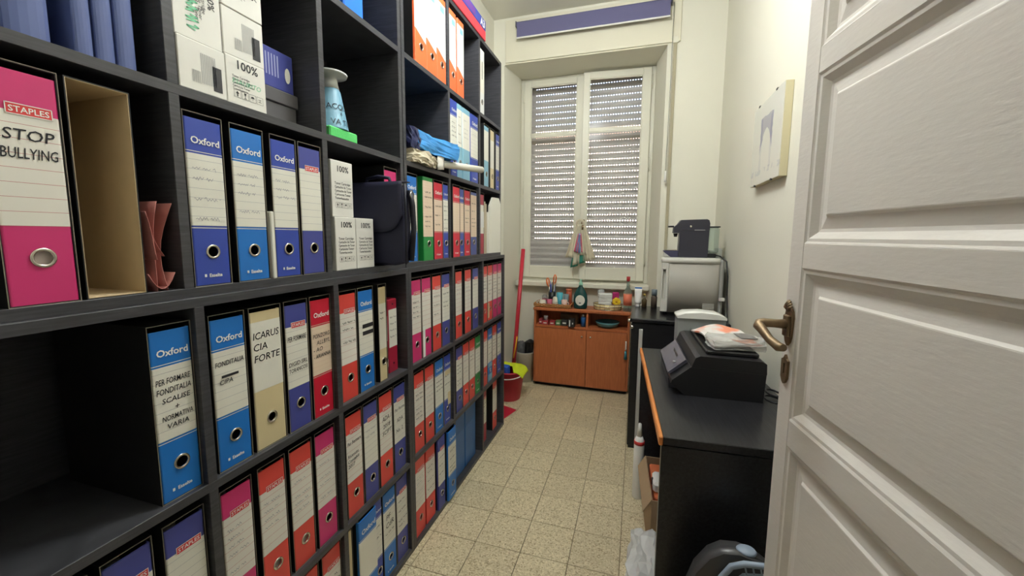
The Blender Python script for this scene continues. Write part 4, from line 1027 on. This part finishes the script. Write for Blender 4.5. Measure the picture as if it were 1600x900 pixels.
prof_thing('spice_jar', 'tall terracotta red jar behind the tumblers', 'jar', (.29, 3.511, ZT+.0085), [('jar_body', mat('terracotta', (184, 88, 58), .5), [(0, 0), (.026, 0), (.028, .01), (.027, .09), (.025, .13), (0, .13)], dict(n=18)), ('lid', mat('terracotta light', (206, 116, 80), .5), [(.0, .1305), (.027, .1305), (.027, .145), (0, .146)], dict(n=18))])
prof_thing('glass_jar', 'small clear jar with red band behind the cream cup', 'jar', (.075, 3.50, ZT+.0085), [('jar_body', glass_mat('jar glass', (226, 226, 220), .08, .03, .15), [(0, 0), (.024, 0), (.024, .07), (.015, .085), (0, .085)], dict(n=16)), ('band', M_pinkc, [(.0245, .03), (.0245, .05)], dict(n=16))])
# pot of scissors and pens
t = prof_thing('pen_pot', 'dark pot of pens and orange-handled scissors on the tray', 'pot', (.146, 3.472, ZT+.0085), [('pot', M_blackp, [(0, 0), (.03, 0), (.033, .12), (.03, .12), (.028, .006), (0, .006)], dict(n=18))])
rr = random.Random(4)
for k in range(9):
    a = math.radians((28, 59, 90, 121, 152, 208, 249, 290, 332)[k]); l = rr.uniform(.17, .21); q = .006
    p = thing('pen', 'thin %s pen standing in the pen pot' % ('blue', 'black', 'silver')[k % 3], 'pen', (.146, 3.472, ZT+.0155), 0, 'pens in the pot')
    b = MB(); b.tube([(.02*math.cos(a), .02*math.sin(a), 0), ((.02+q)*math.cos(a), (.02+q)*math.sin(a), l)], .0032, 6); b.build('barrel', (M_f['royal'], M_blackp, M_chrome)[k % 3], p)
for dx, l, ln in ((-.035, .235, 'narrow'), (.018, .265, 'wide')):
    p = thing('scissors', '%s pair of orange-handled scissors standing in the pen pot' % ln, 'scissors', (.146+(-.007 if dx < 0 else .007), 3.472, ZT+.0155))
    b = MB(); b.tube([(0, 0, 0), (dx*.7, 0, l*.72)], .004, 6); b.build('blades', M_chrome, p)
    M_so = mat('orange plastic', (226, 116, 50), .4)
    b = MB()
    for sgn in (-1, 1): b.tube([(dx*.62, 0, l*.64), (dx*.8+sgn*.009, 0, l*.76), (dx*.95+sgn*.011, 0, l*.9), (dx+sgn*.003, 0, l)], [.004, .006, .006, .004], 8)
    b.build('grip', M_so, p)
# green washing-up bottle
t = thing('soap_bottle', 'dark green washing-up liquid bottle with white oval label', 'bottle', (.402, 3.43, ZT))
b = MB(); b.lathe([(0, 0), (.05, 0), (.057, .012), (.06, .07), (.055, .12), (.035, .165), (.017, .19), (.0155, .2)], n=28, sy=.55); b.build('bottle_body', mat('bottle green liquid', (28, 74, 72), .2), t)
b = MB(); b.lathe([(.015, .2), (.016, .205), (.016, .225), (.009, .23), (.008, .25), (0, .252)], n=18); b.build('cap', mat('mint cap', (150, 200, 176), .35), t)
b = MB(); M_lab = M_plain
def oval(u, v):
    a = 2*PI*u; x = .04*v*math.cos(a); z = .075+.045*v*math.sin(a); return (x, -.55*math.sqrt(max(0, .0608**2-x*x))-.0015, z)
b.grid(oval, 24, 6, True, True); b.build('oval_label', M_lab, t)
b = MB(); b.add([(-.012, -.0355, .056), (.012, -.0355, .056), (.0, -.0355, .046)], [(0, 1, 2)]); b.build('label_mark', M_ink, t)
# bread basket
bk = thing('wire_basket', 'oval metal basket with cream lining on the cupboard', 'basket', (.628, 3.46, ZT))
b = MB(); b.lathe([(0, .002), (.1, .002), (.112, .008), (.118, .05), (.116, .05), (.11, .010), (0, .005)], n=36, sy=.62); b.build('lining', mat('cream lining', (222, 202, 148), .6), bk)
for z, r in ((.003, .113), (.052, .121), (.03, .1185)):
    b = MB(); n = 40; b.tube([(r*math.cos(2*PI*k/n), r*.62*math.sin(2*PI*k/n), z) for k in range(n+1)], .0028, 6); b.build('wire_hoop', M_chrome, bk)
for k in range(18):
    a = 2*PI*k/18; b = MB(); b.tube([(.113*math.cos(a), .113*.62*math.sin(a), .003), (.121*math.cos(a), .121*.62*math.sin(a), .052)], .0016, 5); b.build('wire_stay', M_chrome, bk)
for k in range(4):
    p = thing('paper_packet', '%s in a stack of white sachets in the wire basket' % ['lowest', 'second', 'third', 'topmost'][k], 'packet', (.605, 3.455, ZT+.009+.0325*k), .08*k)
    b = MB(); crumple(b, (-.055, -.035, 0), (.055, .035, .031), (3, 3, 3), .003, 40+k); b.build('wrapper', mat('white foil wrapper', (226, 226, 222), .35), p)
p = thing('clear_packet', 'crumpled clear packet standing behind the white sachets', 'packet', (.585, 3.499, ZT+.009)); p.rotation_euler = (-.06, -.16, 0); b = MB(); crumple(b, (-.024, -.006, 0), (.03, .006, .155), (4, 4, 4), .003, 51); b.build('wrapper', glass_mat('frosted film', (232, 234, 228), .15, .2, .5), p)
p = thing('artificial_flower', 'yellow paper flower at the edge of the wire basket', 'flower', (.70, 3.432, ZT+.075))
b = MB(); b.tube([(0, .004, 0), (-.004, .012, -.067)], .003, 8); b.build('stem', mat('green stem', (70, 120, 60), .6), p)
for k in range(7):
    a = 2*PI*k/7; b = MB(); b.lathe([(.016*math.sin(PI*j/6), -.006+.012*j/6) for j in range(7)], (.02*math.cos(a), 0, .02*math.sin(a)), 1, 10); b.build('petal', mat('flower yellow', (240, 204, 40), .6), p)
b = MB(); b.lathe([(.009*math.sin(PI*j/6), -.012+.018*j/6) for j in range(7)], axis=1, n=10); b.build('flower_heart', mat('flower ochre', (206, 150, 30), .7), p)
p = thing('candy_bag', 'magenta sweet packet behind the yellow flower', 'packet', (.688, 3.468, ZT+.009)); b = MB(); crumple(b, (-.022, -.02, 0), (.03, .022, .14), (4, 4, 4), .003, 61); b.build('wrapper', mat('magenta film', (176, 40, 110), .35, noise=.3, nscale=40), p)
t = prof_thing('glass_bottle', 'clear glass bottle with red cap and orange label', 'bottle', (.788, 3.44, ZT), [
    ('bottle_glass', glass_mat('green clear glass', (206, 224, 216), .1, .03, .12), [(0, 0), (.032, 0), (.034, .01), (.034, .16), (.013, .20), (.012, .25)], dict(n=20)),
    ('cap', mat('red cap', (178, 44, 48), .35), [(.0, .288), (.0145, .287), (.0145, .25), (0, .249)], dict(n=16)),
    ('label', mat('orange label', (226, 122, 92), .5), [(.0346, .05), (.0346, .145)], dict(n=20))])
# bottles at the back of the black cabinet top
ZB = .8283
t = thing('cream_tube', 'white squeeze tube with blue top standing behind the black cabinet edge', 'tube', (.866, 2.945, ZB))
b = MB(); b.grid(lambda u, v: ((.021+.003*v)*math.cos(2*PI*u), (.019*(1-v)+.002)*math.sin(2*PI*u), .02+.105*v), 20, 6, True, True); b.build('tube_body', M_white, t, solid=.001)
b = MB(); b.lathe([(0, 0), (.017, 0), (.017, .0195), (0, .0195)], n=16); b.build('screw_cap', M_white, t)
b = MB(); b.box((-.024, -.0035, .1255), (.024, .0035, .134), .001); b.build('crimped_end', M_f['sky'], t)
prof_thing('oil_bottle', 'tiny dark glass bottle with gold cap beside the white tube', 'bottle', (.908, 2.945, ZB), [('bottle_glass', mat('dark amber glass', (84, 72, 46), .15), [(0, 0), (.017, 0), (.018, .045), (.008, .06), (.007, .075), (0, .075)], dict(n=16)), ('cap', mat('gold cap', (190, 170, 90), .35, .6), [(.0, .092), (.0085, .091), (.0085, .0755), (0, .0755)], dict(n=14))])
prof_thing('spice_bottle', 'dark jar with grey lid standing beside the fridge', 'jar', (.972, 2.945, ZB), [('jar_body', mat('dark brown glass', (88, 76, 66), .2), [(0, 0), (.02, 0), (.021, .07), (.015, .082), (0, .082)], dict(n=16)), ('lid', mat('slate lid', (112, 124, 130), .4), [(.0, .125), (.019, .124), (.019, .0825), (0, .0825)], dict(n=16))])
# inside the cubbyholes
prof_thing('salad_bowl', 'wide teal bowl in the cupboard cubbyhole', 'bowl', (.63, 3.475, .5455), [('bowl', mat('teal glaze', (96, 156, 164), .25), [(0, 0), (.045, 0), (.085, .016), (.098, .042), (.1, .05), (.095, .05), (.08, .02), (.04, .008), (0, .006)], dict(n=32))])
for k, (x, y, w, h, c, nm) in enumerate(((.062, 3.43, .03, .045, (150, 52, 62), 'small dark red sachet box'), (.105, 3.42, .05, .035, (176, 60, 66), 'flat red sachet box'), (.165, 3.425, .045, .035, (160, 50, 58), 'crimson tea box'), (.218, 3.43, .045, .04, (90, 124, 84), 'green tea box'), (.272, 3.43, .05, .05, (52, 54, 50), 'black biscuit box'))):
    t = thing('tea_box', '%s in the cupboard cubbyhole beside the teal bowl' % nm, 'box', (x, y, .5455)); b = MB(); b.box((-w/2, -.03, 0), (w/2, .03, h), .002); b.build('carton', mat(nm, c, .45, noise=.1), t)
    b = MB(); b.add([(-w*.3, -.0305, h*.35), (w*.3, -.0305, h*.35), (w*.3, -.0305, h*.6), (-w*.3, -.0305, h*.6)], [(0, 1, 2, 3)]); b.build('printed_band', M_plain, t)
t = thing('glass_cup', 'small grey glass on the flat red box in the cubbyhole', 'glass', (.105, 3.42, .581)); b = MB(); b.lathe([(0, 0), (.016, 0), (.019, .04), (.0175, .04), (.015, .004), (0, .004)], n=16); b.build('glass', glass_mat('grey glass', (200, 200, 200), .1, .05, .3), t)
t = thing('playing_card_box', 'black and white box sticking out of the cubbyhole', 'box', (.337, 3.405, .5455)); b = MB(); b.box((-.027, -.042, 0), (.027, .03, .066), .002); b.build('carton', mat('black board', (38, 36, 36), .4), t)
b = MB(); b.box((-.018, -.0428, .006), (-.008, -.0422, .06)); b.box((.008, -.0428, .026), (.016, -.0422, .04)); b.build('printed_band', M_white, t)
t = prof_thing('spray_can', 'small blue and white can in the cubbyhole beside the divider', 'can', (.43, 3.43, .5455), [('can', M_f['steel'], [(0, 0), (.02, 0), (.02, .075), (.012, .085), (0, .085)], dict(n=16)), ('nozzle', M_white, [(.008, .0855), (.008, .105), (0, .105)], dict(n=12))])
t = thing('brown_bag', 'crumpled brown paper bag at the back of the cubbyhole', 'bag', (.30, 3.515, .5455)); b = MB(); crumple(b, (-.08, -.03, 0), (.08, .03, .09), (5, 5, 5), .006, 71); b.build('bag_body', mat('brown paper', (120, 98, 74), .8, noise=.15), t)

# ------------------------------------------------------------------ cleaning corner
t = thing('bucket', 'red plastic mop bucket on the floor at the end of the bookcase', 'bucket', (-.115, 3.03, 0))
M_bk = mat('red plastic', (190, 34, 58), .4)
b = MB(); b.lathe([(0, .003), (.095, 0), (.098, .004), (.132, .235), (.142, .238), (.142, .246), (.126, .246), (.094, .01), (0, .008)], n=32); b.build('bucket_shell', M_bk, t)
b = MB(); n = 14; b.tube([(.139*math.cos(PI*k/n), -.05-.1*math.sin(PI*k/n), .232-.03*math.sin(PI*k/n)) for k in range(n+1)], .004, 6); b.build('bail_handle', M_white, t)
t = thing('cleaning_cloth', 'neon yellow cloth draped over the rim of the red bucket', 'cloth', (-.115, 3.03, .2465))
def drape(u, v):
    x = -.07+.235*u; y0 = .01-.115*min(1, max(0, (x-.025)/.05)); y = y0+(.128-y0)*v; d = math.hypot(x, y)
    z = .0035+.022*abs(math.sin(7*u+1.3)*math.cos(5*v+.4))*min(1, max(0, (.125-d)/.03))
    if d > .146: z -= .9*(d-.146); k_ = .150/d; x, y = x*k_+(x-x*k_)*.45, y*k_+(y-y*k_)*.45
    return (x, y, z)
b = MB(); b.grid(drape, 22, 18); b.build('cloth', mat('neon yellow cloth', (216, 230, 40), .8, noise=.1, nscale=60), t, solid=.005)
t = thing('blue_cloth', 'blue rag lying in the red bucket beside the yellow cloth', 'cloth', (-.115, 3.03, .0085))
def narrow(z1, k, flare=0):
    def f(o):
        q = k+(1-k)*min(1, max(0, o[2]/z1))
        if o[2] > .272: q += flare*min(1, (o[2]-.272)/.03)
        return [o[0]*q, o[1]*q, o[2]]
    return f
b = MB(); crumple(b, (-.072, -.085, 0), (.022, -.006, .275), (5, 5, 5), .004, 81, narrow(.22, .62)); b.build('cloth', mat('blue cloth', (46, 92, 190), .85), t)
t = thing('waste_bin', 'white waste bin beside the cherry cupboard', 'bin', (-.092, 3.465, 0))
b = MB(); b.lathe([(0, .004), (.072, 0), (.086, .265), (.089, .268), (.089, .272), (.083, .272), (.07, .01), (0, .01)], n=28); b.build('bin_shell', mat('off white plastic', (222, 218, 206), .45), t)
t = thing('grey_mop_head', 'grey and white rag mop head sticking out of the waste bin', 'mop', (-.092, 3.465, .0105)); b = MB(); crumple(b, (-.066, -.04, 0), (-.003, .042, .345), (6, 6, 6), .006, 91, narrow(.25, .78, .22)); b.build('rag_strands', mat('grey rag', (112, 112, 112), .9, noise=.6, nscale=22), t)
t = thing('bin_bag', 'black bin liner bulging out of the waste bin', 'bag', (-.092, 3.465, .0105)); b = MB(); crumple(b, (.009, -.04, 0), (.066, .042, .365), (5, 5, 5), .005, 95, narrow(.25, .78, .18)); b.build('film', mat('black film', (22, 22, 24), .35), t)
t = thing('broom_stick', 'red broom stick leaning against the window niche', 'broom', (-.155, 3.275, .0))
b = MB(); b.tube([(0, 0, .05), (.042, .165, 1.2)], .0175, 14); b.build('pole', mat('red enamel', (206, 50, 68), .35), t)
b = MB(); b.tube([(.012, -.012, .26), (.024, .02, .36), (.028, .04, .44)], .006, 8); b.build('hanging_loop', mat('yellow plastic', (236, 176, 40), .45), t)
b = MB(); b.box((-.045, -.02, 0), (.045, .02, .05), .008); b.build('brush_head', M_bk, t)
t = thing('dustpan', 'red dustpan lying on the floor beside the bucket', 'dustpan', (-.085, 2.75, 0), math.radians(-15))
b = MB(); b.prism([(-.09, 0), (.085, 0), (.085, .003), (-.07, .012), (-.075, .055), (-.08, .055), (-.09, .01)], 1, -.09, .09); b.build('pan', M_bk, t)
b = MB(); b.tube([(-.085, 0, .04), (-.15, 0, .06)], .011, 10); b.build('grip', M_bk, t)

# ------------------------------------------------------------------ on the walls and window
pc = thing('wall_picture', 'unframed watercolour of a grey arch clipped under glass on the wall', 'picture', (1.385, 2.04, 1.555))
b = MB(); b.box((-.028, -.205, 0), (-.001, .205, .355), .001); b.build('backing_board', mat('cream backing', (206, 196, 160), .7), pc)
def arch_mat():
    m = bpy.data.materials.new('watercolour print'); m.use_nodes = True; nt = m.node_tree; bs = nt.nodes['Principled BSDF']; bs.inputs['Roughness'].default_value = .25
    tc = nn(nt, 'ShaderNodeTexCoord'); sp = nn(nt, 'ShaderNodeSeparateXYZ'); nt.links.new(tc.outputs['Object'], sp.inputs[0])
    n = nn(nt, 'ShaderNodeTexNoise'); n.inputs['Scale'].default_value = 22; nt.links.new(tc.outputs['Object'], n.inputs['Vector'])
    def M(op, a, b_=None):
        q = nn(nt, 'ShaderNodeMath', operation=op)
        for i, v in enumerate((a, b_)):
            if v is None: continue
            if isinstance(v, (int, float)): q.inputs[i].default_value = v
            else: nt.links.new(v, q.inputs[i])
        return q.outputs[0]
    wob = M('MULTIPLY', M('SUBTRACT', n.outputs['Fac'], .5), .022)
    y = M('ADD', sp.outputs[1], wob); z = M('ADD', sp.outputs[2], wob)
    inside = M('MULTIPLY', M('LESS_THAN', M('ABSOLUTE', y), .085), M('LESS_THAN', z, .285))
    arch_z = M('SUBTRACT', .232, M('MULTIPLY', M('MULTIPLY', y, y), 14.0))
    dark = M('MULTIPLY', inside, M('GREATER_THAN', z, arch_z))
    leg = M('MULTIPLY', M('MULTIPLY', inside, M('GREATER_THAN', M('ABSOLUTE', y), .058)), M('GREATER_THAN', z, .06))
    foot = M('MULTIPLY', M('LESS_THAN', M('ABSOLUTE', M('SUBTRACT', z, .055)), .012), M('GREATER_THAN', n.outputs['Fac'], .52))
    fac = M('MINIMUM', M('ADD', M('MULTIPLY', dark, .6), M('ADD', M('MULTIPLY', leg, .22), M('MULTIPLY', foot, .3))), 1.0)
    mx = nn(nt, 'ShaderNodeMix', data_type='RGBA'); nt.links.new(fac, mx.inputs[0]); mx.inputs[6].default_value = lin((218, 217, 204)); mx.inputs[7].default_value = lin((124, 122, 150))
    nt.links.new(mx.outputs[2], bs.inputs['Base Color']); return m
b = MB(); b.box((-.0305, -.204, .001), (-.0282, .204, .354)); b.build('print', arch_mat(), pc)
for y, z in ((-.11, .354), (.13, .354), (-.11, 0), (.13, 0)):
    b = MB(); b.box((-.033, y-.008, z-.004), (-.026, y+.008, z+.004), .001); b.build('clip', M_blackp, pc)
rb = thing('roller_blind', 'half-rolled violet grey roller blind above the window', 'blind', (.44, 3.25, 2.86))
b = MB(); b.tube([(-.57, .0, .115), (.57, .0, .115)], .018, 16); b.build('roller_tube', mat('violet grey fabric', (104, 102, 138), .8, noise=.05, nscale=200), rb)
b = MB(); b.box((-.565, -.0205, .012), (.565, -.0185, .12)); b.build('fabric', MATS['violet grey fabric'], rb)
b = MB(); b.box((-.568, -.024, .0), (.568, -.014, .0118), .003); b.build('bottom_bar', M_white, rb)
for x in (-.576, .576): b = MB(); b.box((x-.004, -.014, .095), (x+.004, .033, .138), .002); b.build('bracket', mat('zinc bracket', (120, 120, 126), .4, .5), rb)
t = thing('blind_cord', 'white bead cord of the roller blind hanging beside the window', 'cord', (1.03, 3.262, 1.72)); b = MB(); b.tube([(0, 0, 1.25), (-.002, 0, .6), (-.006, 0, .08)], .0025, 6); b.build('cord', mat('grey cord', (150, 148, 138), .6), t)
b = MB(); b.tube([(-.006, 0, .08), (-.006, 0, 0)], [.006, .009], 10); b.build('cord_weight', M_white, t)
t = thing('shutter_strap', 'beige roller shutter strap running down the wall beside the window', 'strap', (1.052, 3.29, .95)); b = MB(); b.box((-.011, -.0015, 0), (.011, .0015, 1.76)); b.build('strap', mat('beige webbing', (176, 168, 142), .8, noise=.1, nscale=200), t)
b = MB(); b.box((-.02, -.008, 1.755), (.02, .008, 1.80), .003); b.build('strap_guide', M_sash, t)
# dishcloths on the window handle
cl = thing('tea_towels', 'bunch of cream, striped and teal tea towels hanging on the window handle', 'towel', (.372, 3.535, 1.08))
b = MB(); b.torus((0, -.012, .345), .028, .012, 1, 18, 8); b.build('knot', mat('cream towel', (216, 206, 180), .9, noise=.1, nscale=40, bump=.4, bscale=400), cl)
M_tw = [MATS['cream towel'], mat('pale towel', (206, 200, 176), .9, noise=.1, nscale=50), mat('rose towel', (206, 108, 128), .9, noise=.2, nscale=60), mat('blue towel', (128, 146, 186), .9, noise=.2, nscale=60), mat('teal towel', (60, 142, 122), .9)]
for k, (x0, x1, z0, dy, mi, wd) in enumerate(((-.02, -.078, .05, -.012, 0, .045), (.02, .085, .03, -.012, 0, .05), (-.012, -.035, -.01, -.022, 1, .035), (.008, .03, .075, -.026, 1, .035), (-.006, -.03, .10, -.034, 2, .018), (.0, -.008, .095, -.036, 3, .02), (.008, .016, .10, -.034, 2, .014), (-.006, -.045, -.03, -.016, 4, .03), (.004, .012, -.0, -.016, 4, .035))):
    b = MB(); top = .34 if mi < 2 else .26
    b.grid(lambda u, v, x0=x0, x1=x1, z0=z0, dy=dy, wd=wd, k=k, top=top: (x0+(x1-x0)*v**.8+(u-.5)*2*wd*(.25+.75*v), dy-.01*math.sin(9*u+k+2*v)*v-.006*math.cos(17*u+k)*v, top+(z0-top)*v+.02*(u-.5)*math.sin(k)*v), 14, 12)
    b.build('towel_fold', M_tw[mi], cl, solid=.004)
